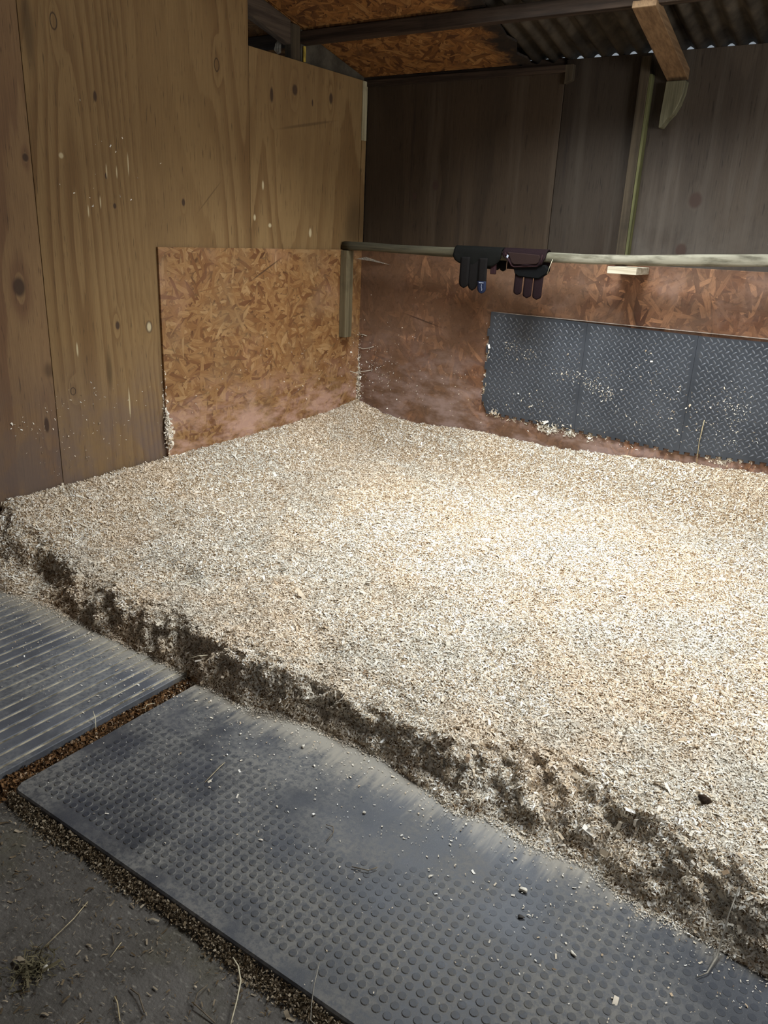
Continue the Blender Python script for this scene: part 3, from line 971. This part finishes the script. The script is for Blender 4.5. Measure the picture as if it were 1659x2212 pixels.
spots_.sort()
vis = [s for s in spots_ if in_view(s[1], s[2])]
rest = vis[300:] + [s for s in spots_ if not in_view(s[1], s[2]) and s[1] < 3.4]
for d, x, y in vis[:300]:
    o = bpy.data.objects.new('stud', studme)
    COL.objects.link(o)
    o.parent = sm
    o.location = (x, y, 0.0003 - min(.0011, max(0, (y + 3.15) * .0050)))
bv = np.array([v.co for v in studme.vertices])
polys = [tuple(p.vertices) for p in studme.polygons]
Vs, Fs = [], []
for d, x, y in rest:
    b0 = len(Vs)
    Vs += [(v[0] + x, v[1] + y, v[2] + .0003 - min(.0011, max(0, (y + 3.15) * .0050))) for v in bv]
    Fs += [tuple(i + b0 for i in p) for p in polys]
o = tag(link('stud_pattern', mesh_from('stud_pattern', Vs, Fs), [RUBBER_STUD, RUBBER_RIM], sm), kind='stuff')
o.data.polygons.foreach_set('material_index', [0 if len(f) > 4 else 1 for f in Fs])


# ------------------------------------------------------------------ loose stuff on the floor
def scatter(name, P, size, ratio, mat, label, cat, tilt=1.0, N=None, curl=.3, parent=None):
    n = len(P)
    N = np.tile(np.array([[0, 0, 1.0]]), (n, 1)) if N is None else N
    v, f = flakes(np.asarray(P), N, size, RNG.uniform(ratio[0], ratio[1], n), np.full(n, .0008), np.full(n, tilt), RNG, curl)
    o = link(name, fast_mesh(name, v, f), mat, parent)
    if label:
        tag(o, label, cat, kind='stuff')
    return o


# line of dirty shavings along the front edge of the studded mat
n = 16000
x = RNG.uniform(1.34, 3.0, n)
w = .008 + .011 * (0.5 + 0.5 * vnoise(x * 9, x * 0 + 2, 61))
dy = np.abs(RNG.normal(0, 1, n)) * w
y = -3.337 - dy
z = Z_CON + .022 * np.exp(-dy / .022) * RNG.uniform(.2, 1, n) + .001
scatter('spilled_shavings', np.stack([x, y, z], -1), .0052 * RNG.lognormal(0, .35, n), (.3, .6), SHAV_DIRTY, 'brown line of spilled shavings along the front edge of the studded mat', 'shavings')
# brown crumbs in the gap between the two mats
n = 9000
y = RNG.uniform(-3.40, -2.66, n)
x = 1.300 + RNG.normal(0, .022, n)
ok = (x > 1.264) & (x < 1.337)
x, y = x[ok], y[ok]
z = Z_CON + .018 * np.exp(-((x - 1.285) / .022) ** 2) * RNG.uniform(.3, 1, len(x))
scatter('brown_crumbs', np.stack([x, y, z], -1), .006 * RNG.lognormal(0, .4, len(x)), (.5, .9), CRUMB, 'brown crumbs of dirt in the gap between the two rubber mats', 'dirt')
# fine flecks thrown over mats and floor
n = 2600
x = RNG.uniform(.3, 3.2, n)
foot = np.interp(x, XF, YF)
y = foot - np.abs(RNG.exponential(.16, n)) + .01
z = np.where(y < -3.338, Z_CON + .002, np.where((x > 1.262) & (x < 1.337), Z_CON + .01, .0015))
scatter('scattered_flecks', np.stack([x, y, z], -1), .0030 * RNG.lognormal(0, .5, n), (.25, .6), SHAV, 'tiny pale flecks of shavings scattered over the mats', 'shavings', .25)
n = 2600
x = RNG.uniform(1.2, 2.6, n)
y = RNG.uniform(-3.9, -3.36, n)
scatter('hay_dust', np.stack([x, y, np.full(n, Z_CON + .0025)], -1), .0060 * RNG.lognormal(0, .5, n), (.12, .35), SHAV_DIRTY, 'dull flecks of hay trodden into the bare concrete', 'hay', .15)
n = 320
P = np.stack([1.835 + RNG.normal(0, .020, n), -3.60 + RNG.normal(0, .022, n), Z_CON + .002 + np.abs(RNG.normal(0, .004, n))], -1)
scatter('hay_clump', P, .014 * RNG.lognormal(0, .4, n), (.06, .14), plain('olive_hay', (0.135, 0.112, 0.062), 0.9), 'small olive clump of hay on the concrete', 'hay', .5)
# apron of fine sawdust at the foot of the bed
n = 16000
x = RNG.uniform(.2, 3.3, n)
a = .006 + .016 * np.clip(vnoise(x * 5, x * 0 + 9, 71) * .5 + .5, 0, 1)
y = np.interp(x, XF, YF) - np.abs(RNG.normal(0, 1, n)) * a + .012
z = np.where((x > 1.262) & (x < 1.337), Z_CON + .014, .001 + .004 * RNG.uniform(0, 1, n) * np.exp(-np.abs(y - np.interp(x, XF, YF)) / .02))
scatter('sawdust_fringe', np.stack([x, y, z], -1), .0030 * RNG.lognormal(0, .4, n), (.3, .6), SHAV, 'thin fringe of sawdust at the foot of the bedding', 'sawdust', .35)


def straw(pts, r, mat, label, squash=.7):
    o = link('straw', tube_mesh('straw', pts, r, 6, squash), mat)
    return tag(o, label, 'straw')


zc = Z_CON + .004
straw([(1.809, -3.567, zc), (1.798, -3.481, zc + .004), (1.78, -3.433, zc)], .0011, STRAW, 'long thin straw lying beside the hay clump on the concrete')
straw([(1.935, -3.493, zc), (1.924, -3.457, zc)], .0010, STRAW, 'short pale straw alone in the middle of the concrete')
straw([(1.89, -3.454, zc), (1.916, -3.469, zc)], .0010, STRAW_DARK, 'short dark straw just above the short pale one on the concrete')
straw([(2.142, -3.354, zc + .012), (2.165, -3.362, zc + .012), (2.19, -3.381, zc + .008), (2.21, -3.412, zc + .004), (2.235, -3.455, zc + .002)], .0016, STRAW_PALE, 'thick pale bent straw at the bottom edge beside the studded mat')
straw([(2.014, -3.544, zc), (2.030, -3.550, zc + .003), (2.063, -3.57, zc)], .0013, STRAW, 'small bent straw at the bottom of the picture, left of the dark twig')
straw([(2.025, -3.515, zc), (2.051, -3.516, zc + .004), (2.086, -3.532, zc)], .0015, STRAW_DARK, 'dark bent twig on the concrete beside the small bent straw')
straw([(2.139, -3.421, zc), (2.140, -3.448, zc + .006), (2.150, -3.466, zc + .004), (2.208, -3.468, zc)], .0014, STRAW_DARK, 'dark hooked stalk on the concrete below the mat edge')
straw([(1.716, -3.024, .004), (1.703, -2.957, .006), (1.699, -2.935, .004)], .0011, STRAW, 'thin straight straw on the upper left of the studded mat')
straw([(2.068, -2.956, .004), (2.088, -2.954, .007), (2.100, -2.968, .006), (2.103, -3.0, .004)], .0011, STRAW_DARK, 'thin curled straw in the middle of the studded mat')
straw([(2.2, -3.028, .004), (2.238, -3.016, .006), (2.249, -2.995, .005)], .0014, STRAW_DARK, 'brown bent straw on the studded mat, right of the curled one')
straw([(1.235, -3.012, .018), (1.262, -3.025, .010), (1.285, -3.042, -.005)], .0011, STRAW_PALE, 'pale straw sticking up beside the gap between the mats')
straw([(1.313, -2.904, .000), (1.322, -2.893, .002), (1.312, -2.878, .002), (1.326, -2.859, .004)], .0009, STRAW_PALE, 'wavy thread of straw lying over the gap between the mats')
straw([(2.299, -3.27, .004), (2.323, -3.316, .006), (2.340, -3.345, -.004), (2.352, -3.362, -.018), (2.381, -3.365, -.020)], .0009, STRAW_GREY, 'thin grey straw hooked over the front edge of the studded mat')
b1 = lambda x, y: (x, y, float(bed_h(np.array([x]), np.array([y]))[0][0]) + .006)
straw([b1(2.955, -2.66), (2.951, -2.715, .070), (2.951, -2.745, .020), (2.951, -2.775, .006), (2.944, -2.823, .004), (2.929, -2.847, .004)], [.0012, .0014, .0018, .0024, .0016, .0008], STRAW_GREY, 'long grey stalk hanging from the bed onto the mat at lower right')
straw([b1(1.30, -2.70)[:2] + (.075,), (1.325, -2.675, .085), (1.345, -2.655, .085)], .0013, STRAW_PALE, 'pale straw sticking out of the front face of the bed near the mat gap')
straw([b1(1.695, -1.449), b1(1.663, -1.268)], .0016, STRAW_GREY, 'grey straw on top of the bed near its middle')
straw([b1(1.927, -1.318), b1(1.912, -1.2), b1(1.908, -1.096)], .0014, STRAW_DARK, 'thin dark straw on the brightest part of the bed')
straw([b1(2.593, -2.368), b1(2.574, -2.234)], .0013, STRAW_DARK, 'upright-looking dark straw on the bed at lower right')
straw([b1(.90, -2.50), b1(.925, -2.36), b1(.93, -2.25)], .0014, STRAW_PALE, 'long pale stalk on the front left part of the bed')
straw([b1(2.07, -2.05), b1(2.091, -1.971)], .0012, STRAW, 'short straw on the bed between the middle and the front')
straw([b1(1.675, -2.221), b1(1.689, -2.071)], .0012, STRAW, 'thin golden straw on the bed behind the hoof dents')
straw([b1(.204, -.719), b1(.234, -.593)], .0020, STRAW_PALE, 'pale straw on the bank below the left strand board panel')
straw([(2.190, -.045, .33), (2.186, -.056, .45), (2.190, -.058, .53), (2.192, -.056, .567)], [.0030, .0028, .0036, .0026], STRAW, 'straw stalk standing upright against the right rubber wall tile')
straw([(1.372, -.262, 1.298), (1.362, -.266, 1.262), (1.35, -.262, 1.225)], .0013, STRAW_PALE, 'pale straw dangling from the wooden rail beside the brown boot')


def chip(x, y, z, s, mat, label, name='wood_chip', cat='wood chip'):
    bm = bmesh.new()
    bmesh.ops.create_icosphere(bm, subdivisions=2, radius=1)
    rs = random.Random(int(x * 1000))
    ph = [rs.uniform(0, 6) for _ in range(3)]
    for v in bm.verts:
        k = 1 + .22 * math.sin(v.co.x * 4 + ph[0]) + .18 * math.sin(v.co.y * 5 + ph[1]) + .12 * math.sin(v.co.z * 6 + ph[2])
        v.co = Vector((v.co.x * s[0] * k, v.co.y * s[1] * k, v.co.z * s[2] * k))
    a = rs.uniform(0, 3)
    me = to_mesh(bm, name, True)
    o = link(name, me, mat)
    o.location = (x, y, z + s[2] * .9)
    o.rotation_euler = (0, 0, a)
    return tag(o, label, cat)


chip(2.117, -2.863, .001, (.006, .004, .0022), CHIP, 'white chip in the middle of the studded mat')
chip(2.551, -2.851, .001, (.0085, .0055, .004), CHIP, 'round white chip, the largest on the right half of the studded mat')
chip(2.578, -2.922, .001, (.008, .004, .0025), CHIP_DARK, 'dark curled chip below the round white chip on the mat')
chip(2.705, -2.943, .001, (.004, .0075, .0025), CHIP, 'drop-shaped white chip on the lower right of the studded mat')
chip(1.821, -2.748, .001, (.009, .004, .003), CHIP, 'flaky pale chip on the mat close to the foot of the bed')
chip(1.639, -2.813, .001, (.004, .003, .002), CHIP, 'tiny pale chip at the top left of the studded mat')
chip(1.855, -3.585, Z_CON + .002, (.010, .006, .004), CHIP, 'cream chip lying beside the olive hay clump')
bz = b1(2.83, -2.463)
chip(bz[0], bz[1], bz[2] - .004, (.014, .012, .010), DUNG, 'round dark dropping on the bed at lower right', 'dropping', 'dropping')

# ------------------------------------------------------------------ rail with its supports
rl = tag(empty('hanging_rail', (0.0, -0.22, 1.26)), 'long weathered wooden rail spanning the back of the stable', 'rail')
V, F = [], []
xs = np.linspace(0.0145, X1 - .005, 60)
for i, xx in enumerate(xs):
    zc_ = float(np.interp(xx, [0, .8, 1.3, 1.6, 2.37, 4.05], [1.308, 1.304, 1.306, 1.307, 1.343, 1.40])) + .0015 * math.sin(xx * 9)
    yc_ = -.22 + .004 * math.sin(xx * 2.3)
    for k in range(16):
        a = 2 * math.pi * k / 16
        rr = .0245 + .0022 * math.sin(xx * 5 + a * 2) + .0012 * math.sin(xx * 17 + a * 3)
        V.append((xx, yc_ + math.copysign(abs(math.cos(a)) ** .75, math.cos(a)) * rr, zc_ + math.copysign(abs(math.sin(a)) ** .6, math.sin(a)) * rr * 1.02))
for i in range(len(xs) - 1):
    for k in range(16):
        F.append((i * 16 + k, i * 16 + (k + 1) % 16, (i + 1) * 16 + (k + 1) % 16, (i + 1) * 16 + k))
F += [tuple(range(16))[::-1], tuple(range((len(xs) - 1) * 16, len(xs) * 16))]
link('rail', mesh_from('rail', V, F, True), WOOD_RAIL, rl)
o = box('support_batten', (0.0142, -0.252, 0.770), (0.060, -0.182, 1.281), WOOD_BATTEN, rl, 0.002)
tag(o, 'short upright batten under the rail end on the left wall')
o = box('bracket_block', (1.655, -0.245, 1.247), (1.800, -0.038, 1.2805), WOOD_PALE, rl, 0.003)
tag(o, 'pale sawn bracket block under the rail')


# ------------------------------------------------------------------ horse boots on the rail
def rail_c(x):
    return float(np.interp(x, [0, .8, 1.3, 1.6, 2.37], [1.308, 1.304, 1.306, 1.307, 1.343]))


def drape(name, xs, zb, zf, mat, parent, R=.033, th=.006, lean=0.0, y_extra=0.0):
    """sheet laid over the rail: zb, zf = functions of x for the hems behind and in front."""
    V, F = [], []
    M = 22
    for x in xs:
        zc_ = rail_c(x)
        pts = []
        b_, f_ = zb(x), zf(x)
        for k in range(6):
            s = k / 5
            pts.append((-.22 + R + .002, b_ + (zc_ - b_) * s))
        for k in range(1, 10):
            a = math.pi * k / 10
            pts.append((-.22 + R * math.cos(a), zc_ + R * math.sin(a)))
        for k in range(7):
            s = k / 6
            z_ = zc_ + (f_ - zc_) * s
            pts.append((-.22 - R - .004 * math.sin(s * 3.1) - y_extra * s + .004 * s * math.sin(x * 60), z_))
        V += [(x, p[0], p[1]) for p in pts]
    m = 22
    n = len(xs)
    for i in range(n - 1):
        for k in range(m - 1):
            F.append((i * m + k, i * m + k + 1, (i + 1) * m + k + 1, (i + 1) * m + k))
    o = link(name, mesh_from(name, V, F, True), mat, parent)
    s = o.modifiers.new('thickness', 'SOLIDIFY')
    s.thickness = th
    s.offset = 0
    return o


def strap(name, x0, x1, ztop, zbot, y, mat, parent, th=.004, lean=0.0, tip=None, point=1.0, bow=.006):
    """hanging strap with a rounded end."""
    w = (x1 - x0) / 2
    cx = (x0 + x1) / 2
    rows = []
    N = 16
    for k in range(N + 1):
        z = ztop + (zbot - ztop) * k / N
        d = z - zbot
        hw = w if d > w * point else w * math.sqrt(max(0.0, 1 - ((w * point - d) / (w * point)) ** 2))
        rows.append((z, max(hw, .0008)))
    V, F = [], []
    for z, hw in rows:
        s = (ztop - z) / (ztop - zbot)
        yy = y - bow * math.sin(s * 2.6) + .004 * s
        for xx in (-1, -.5, 0, .5, 1):
            V.append((cx + lean * s + xx * hw, yy - .0015 * (1 - xx * xx), z))
    for k in range(N):
        for j in range(4):
            F.append((k * 5 + j, k * 5 + j + 1, (k + 1) * 5 + j + 1, (k + 1) * 5 + j))
    o = link(name, mesh_from(name, V, F, True), mat, parent)
    s = o.modifiers.new('thickness', 'SOLIDIFY')
    s.thickness = th
    s.offset = 0
    return o


b1o = tag(empty('horse_boot', (0.93, -0.22, 1.12)), 'black neoprene horse boot hung over the rail, one strap tipped blue', 'horse boot', 'horse boots hung over the rail')
xs = np.linspace(.792, 1.078, 24)
drape('shell', xs, lambda x: float(np.interp(x, [.79, .84, 1.03, 1.08], [1.28, 1.235, 1.225, 1.27])),
      lambda x: float(np.interp(x, [.79, .80, .82, .85, .88, .99, 1.03, 1.06, 1.08], [1.292, 1.272, 1.258, 1.245, 1.24, 1.24, 1.243, 1.262, 1.30])), NEO_BLACK, b1o, .034, .009)
strap('strap', .843, .899, 1.285, 1.123, -.262, NEO_BLACK2, b1o)
strap('strap', .893, .956, 1.285, 1.113, -.258, NEO_BLACK2, b1o, lean=-.002, point=1.6)
s3 = strap('strap', .957, 1.008, 1.285, 1.105, -.268, NEO_BLACK2, b1o, lean=.006)
tag(s3, 'black strap with a blue printed end')
tp = strap('strap_tip', .9605, 1.0115, 1.166, 1.1035, -.2735, NEO_NAVY, None, th=.0055, lean=.002, bow=.0)
tp.parent = s3
tp.matrix_parent_inverse = s3.matrix_world.inverted()
# small unreadable white print on the blue end: a line of tiny letters and a sideways signature
V, F = [], []


def quad(x0, x1, z0, z1, y):
    b = len(V)
    V.extend([(x0, y, z0), (x1, y, z0), (x1, y, z1), (x0, y, z1)])
    F.append((b, b + 1, b + 2, b + 3))


for k in range(7):
    quad(.9725 + k * .0041, .9725 + k * .0041 + .0033, 1.1570, 1.1600, -.2800)
pr = link('print', mesh_from('print', V, F), PRINT, None)
pr.parent = s3
sg = [(.9885, 1.150), (.9845, 1.1475), (.9895, 1.1455), (.9865, 1.1425), (.9870, 1.1385), (.9860, 1.1345), (.9890, 1.1310), (.9875, 1.1280), (.9925, 1.1260), (.9885, 1.1235), (.9930, 1.1210), (.9890, 1.1185), (.9905, 1.1155)]
pr = link('print', tube_mesh('print', [(a + .001, -.2785 + (1.15 - b) * .05, b + .0015) for a, b in sg], .0009, 5), PRINT, None)
pr.parent = s3
strap('back_flap', 1.044, 1.081, 1.285, 1.222, -.185, NEO_BLACK2, b1o, point=.8)
o = box('inner_edge', (1.020, -.255, 1.205), (1.050, -.235, 1.262), PIPING, b1o, .004)

b2o = tag(empty('horse_boot', (1.25, -0.22, 1.10)), 'brown neoprene horse boot hung over the rail, nearer the middle of the wall', 'horse boot', 'horse boots hung over the rail')
# front flap slants in on the left
xs = np.linspace(1.085, 1.330, 24)
drape('shell', xs, lambda x: 1.235, lambda x: float(np.interp(x, [1.085, 1.10, 1.145, 1.165, 1.300, 1.322, 1.33], [1.318, 1.300, 1.262, 1.252, 1.262, 1.272, 1.30])), NEO_PLUM, b2o, .034, .008, y_extra=.012)
pn = [(1.122, 1.322), (1.300, 1.316), (1.306, 1.30), (1.300, 1.278), (1.290, 1.270), (1.165, 1.262), (1.150, 1.270)]
o = prism('flap_panel', pn, 1, -.2735, -.259, NEO_BROWN, b2o, .003)
pp = [(1.108, 1.318), (1.150, 1.256), (1.165, 1.250), (1.295, 1.260), (1.312, 1.272), (1.318, 1.318)]
link('piping', tube_mesh('piping', [(a, -.270, b) for a, b in pp], .0035, 8), PIPING, b2o)
o = prism('lining_fold', [(1.152, 1.258), (1.335, 1.268), (1.352, 1.245), (1.345, 1.225), (1.305, 1.197), (1.19, 1.203), (1.168, 1.215)], 1, -.262, -.232, LINING, b2o, .005)
for (a, b, zb_, yy) in ((1.166, 1.212, 1.110, -.250), (1.222, 1.270, 1.098, -.252), (1.276, 1.326, 1.094, -.250)):
    strap('strap', a + .002, b + .002, 1.215, zb_, yy, NEO_PLUM, b2o, bow=.003, lean=-.003, point=.8)
prism('tag_mark', [(1.1195, 1.298), (1.1245, 1.309), (1.1300, 1.302), (1.1250, 1.291)], 1, -.2760, -.2705, PRINT, b2o)


# ------------------------------------------------------------------ rubber tiles on the back wall
def jig(p0, p1, n, depth, first=1, neck=.30, head=.40):
    """jigsaw edge from p0 to p1; tabs stick out to the right-hand side of travel."""
    p0, p1 = Vector(p0), Vector(p1)
    d = (p1 - p0) / n
    nr = Vector((d.y, -d.x)).normalized() * depth
    out = []
    for k in range(n):
        a = p0 + d * k
        s = 1 if (k % 2 == 0) == (first == 1) else 0
        if s:
            out += [a, a + d * .12, a + d * .02 + nr * .85, a + d * .12 + nr, a + d * .88 + nr, a + d * .98 + nr * .85, a + d * .88]
        else:
            out += [a]
    return out


TY = -0.0365
TILE_W = 0.574
Z_B, Z_T = 0.410, 0.988


TL, TW, THT = .0140, .0042, .0020
TREAD_V = [(-TL, 0, 0), (-.3 * TL, TW, 0), (.3 * TL, TW, 0), (TL, 0, 0), (.3 * TL, -TW, 0), (-.3 * TL, -TW, 0), (-.4 * TL, 0, THT), (.4 * TL, 0, THT)]
TREAD_F = [(0, 1, 6), (1, 2, 7, 6), (2, 3, 7), (3, 4, 7), (4, 5, 6, 7), (5, 0, 6)]
TREAD = mesh_from('tread', [(u, -h, v) for u, v, h in TREAD_V], TREAD_F)
TREAD.materials.append(TREADMAT)


def make_tile(x0, skew, label, left_ragged):
    xa, xb = x0, x0 + TILE_W - .0012
    zb0, zb1 = Z_B + skew[0], Z_B + skew[1]
    zt0, zt1 = Z_T + skew[2], Z_T + skew[3]
    pts = [(xa, zt0), ]
    # left edge down
    if left_ragged:
        pts += [tuple(q) for q in jig((xa, zt0 - .045), (xa, zb0 + .05), 10, .013, 0)]
        pts += [(xa + .004, zb0 + .03), (xa + .020, zb0 + .004)]
    else:
        pts += [(xa, zb0)]
    # bottom edge to the right (tabs point down)
    pts += [tuple(q) for q in jig((xa + (.02 if left_ragged else .002), zb0), (xb, zb1), 22, .014, 1)]
    pts += [(xb, zb1), (xb, zt1)]
    cl = []
    for q in pts:
        if not cl or (Vector(cl[-1]) - Vector(q)).length > 1e-4:
            cl.append(q)
    o = prism('rubber_wall_tile', cl, 1, TY - .012, TY, WALLRUB, None)
    tag(o, label, 'rubber tile', 'diamond tread rubber tiles on the back wall')
    # raised treads: the nearest 300 in the picture singly, the others as one part
    px, pz = .0335, .0345
    spots = []
    zz0 = Z_B - .02
    for i in range(-1, 20):
        for j in range(0, 20):
            for hlf in (0, 1):
                cx = xa + .012 + (i + .5 * hlf) * px
                cz = zz0 + (j + .5 * hlf) * pz
                s = (cx - xa) / TILE_W
                if not (xa + .014 < cx < xb - .012):
                    continue
                if not (zb0 + (zb1 - zb0) * s + .014 < cz < zt0 + (zt1 - zt0) * s - .014):
                    continue
                v = Vector((cx, TY, cz)) - Vector(CAM)
                d = v.dot(fwd)
                out = 829.5 + F_PX * v.dot(r2) / d > 1665
                spots.append((out, d, cx, cz, math.radians(-52 if hlf else 38)))
    spots.sort()
    for out, d, cx, cz, ang in spots[:300]:
        tr = bpy.data.objects.new('tread', TREAD)
        COL.objects.link(tr)
        tr.parent = o
        tr.location = (cx, TY - .012, cz)
        tr.rotation_euler = (0, -ang, 0)
    Vt, Ft = [], []
    for out, d, cx, cz, ang in spots[300:]:
        ca, sa = math.cos(ang), math.sin(ang)
        b = len(Vt)
        Vt += [(cx + u * ca - v * sa, TY - .012 - h, cz + u * sa + v * ca) for u, v, h in TREAD_V]
        Ft += [tuple(b + i for i in f) for f in TREAD_F]
    tag(link('tread_pattern', mesh_from('tread_pattern', Vt, Ft), TREADMAT, o), kind='stuff')
    return o


make_tile(.945, (.010, -.008, .004, -.005), 'left diamond-tread rubber wall tile, its jigsaw left edge full of shavings', True)
make_tile(.945 + TILE_W, (-.008, -.026, -.006, -.014), 'middle diamond-tread rubber wall tile below the pale bracket block', False)
make_tile(.945 + 2 * TILE_W, (-.026, .000, -.015, -.010), 'right diamond-tread rubber wall tile behind the upright straw', False)
box('trim_1', (.955, TY - .011, .9895), (2.66, TY - .001, .9925), plain('trim_edge', (0.34, 0.28, 0.23)), None, .0)
tag(bpy.data.objects['trim_1'], 'thin pale dusty edge along the top of the rubber wall tiles', 'trim', kind='structure')

# ------------------------------------------------------------------ shavings stuck to the walls
PB, NB, SB = [], [], []


def stuck(axis, c0, c1, s0, s1, n, size, deep=0.0):
    """axis 'y': on the back wall (x, z); axis 'x': on the left wall (y, z)."""
    for _ in range(n):
        a, b = random.gauss(c0, s0), random.gauss(c1, s1)
        if axis == 'y':
            on_tile = .95 < a < 2.66 and Z_B < b < Z_T
            PB.append((a, ((TY - .0135) if on_tile else -.0365) - deep * random.random() ** 2, b))
            NB.append((0, -1, 0))
        else:
            PB.append((max(.0142 if (b < 1.284 and a > -1.638) else .0006, .0145 * (deep > 0)) + deep * random.random() ** 2, a, b))
            NB.append((1, 0, 0))
        SB.append(size * random.lognormvariate(0, .4))


# clusters along the lower edge of the tiles
for k in range(46):
    xx = .97 + k * .035 + random.uniform(-.01, .01)
    stuck('y', xx, .398 - .008 * min(1, (xx - .95)) + random.uniform(-.006, .006), .006, .008, random.choice((4, 8, 14, 22)), .008)
stuck('y', 1.36, .385, .035, .014, 260, .010, .012)
stuck('y', 1.49, .380, .014, .016, 120, .010, .012)
stuck('y', 1.02, .415, .016, .012, 80, .009)
stuck('y', 1.61, .375, .012, .014, 60, .009)
stuck('y', 2.30, .372, .03, .014, 120, .010)
# left edge of the tiles
for k in range(14):
    stuck('y', .940 + random.uniform(-.006, .004), .47 + k * .033, .004, .012, random.choice((4, 10, 20)), .008)
stuck('y', .938, .56, .008, .02, 60, .009)
stuck('y', .940, .76, .006, .03, 60, .009)
# flecks on the tiles
for cx, cz, sx_, sz_, n in ((1.10, .79, .035, .025, 26), (1.20, .77, .03, .03, 22), (1.14, .84, .10, .05, 20), (1.46, .70, .05, .02, 40), (1.60, .65, .05, .018, 70), (1.68, .62, .02, .02, 40), (1.55, .72, .12, .06, 50),
                            (1.85, .72, .1, .1, 40), (2.05, .62, .06, .08, 40), (2.25, .66, .06, .06, 60), (2.35, .60, .05, .07, 60), (2.3, .5, .08, .05, 60), (1.9, .5, .15, .06, 60), (1.4, .5, .15, .05, 40), (1.2, .5, .10, .05, 24)):
    stuck('y', cx, cz, sx_, sz_, n, .006)
# corner and kick panels
stuck('y', .012, .55, .010, .10, 260, .008)
stuck('y', .018, .42, .014, .05, 320, .009, .02)
stuck('x', -.03, .45, .014, .08, 200, .008)
stuck('x', -.10, .62, .05, .10, 50, .005)
stuck('y', .14, .56, .07, .07, 90, .006)
stuck('y', .45, .50, .22, .10, 130, .005)
stuck('y', .30, .75, .15, .12, 40, .005)
stuck('y', 1.9, .36, .4, .015, 60, .005)
# the edge of the left strand board
stuck('x', -1.634, .40, .010, .040, 420, .010, .018)
stuck('x', -1.640, .46, .006, .03, 160, .009, .012)
stuck('x', -1.640, .56, .004, .07, 70, .007)
stuck('x', -2.20, .40, .10, .07, 26, .006)
stuck('x', -2.35, .56, .08, .03, 40, .006)
stuck('x', -2.14, .64, .10, .02, 24, .005)
stuck('x', -2.0, .55, .15, .10, 26, .005)
stuck('x', -1.75, .50, .10, .08, 20, .005)
stuck('x', -.95, .62, .30, .10, 60, .0045)
stuck('x', -.45, .62, .15, .10, 30, .005)
stuck('x', -1.9, 1.6, .15, .10, 16, .006)
PB, NB, SB = np.array(PB), np.array(NB, dtype=float), np.array(SB)
for w_, lab in ((1, 'pale flecks and tufts of shavings stuck to the back wall and its rubber tiles'), (0, 'pale flecks of shavings stuck to the left wall')):
    m_ = NB[:, w_] != 0
    scatter('stuck_shavings', PB[m_], SB[m_], (.25, .5), SHAV, lab, 'shavings', .55, NB[m_])

# ------------------------------------------------------------------ cobwebs
V = [(.020, -.10, 1.232), (.055, -.045, 1.245), (.16, -.040, 1.222), (.23, -.038, 1.208), (.10, -.06, 1.224)]
cw = link('cobweb', mesh_from('cobweb', V, [(0, 4, 1), (1, 4, 2), (2, 4, 3)]), COBWEB)
so = cw.modifiers.new('thickness', 'SOLIDIFY')
so.thickness = .001
tag(cw, 'dusty tan cobweb in the corner just under the rail', 'cobweb')
for k, (p, lab) in enumerate(((((.018, -.13, .545), (.03, -.09, .530), (.06, -.05, .538), (.13, -.038, .556)), 'drooping cobweb thread low in the corner above the shavings'),
                              (((.018, -.05, .690), (.05, -.042, .682), (.10, -.038, .692), (.13, -.037, .705)), 'cobweb thread across the corner at mid height of the kick panel'),
                              (((.016, -.04, .770), (.04, -.04, .772), (.075, -.038, .766)), 'short cobweb thread in the corner beside the foot of the batten'))):
    o = link('cobweb_thread', tube_mesh('cobweb_thread', p, .0022, 6), COBSTR)
    tag(o, lab, 'cobweb')
V = [(-.060, -.700, 2.335), (-.10, -.70, 2.29), (-.11, -.70, 2.262), (-.085, -.70, 2.240), (-.062, -.70, 2.246)]
cw = link('cobweb', mesh_from('cobweb', V, [(0, 1, 2, 3, 4)]), COBWEB)
so = cw.modifiers.new('thickness', 'SOLIDIFY')
so.thickness = .001
tag(cw, 'pale grey cobweb behind the partition beside the post stub', 'cobweb')
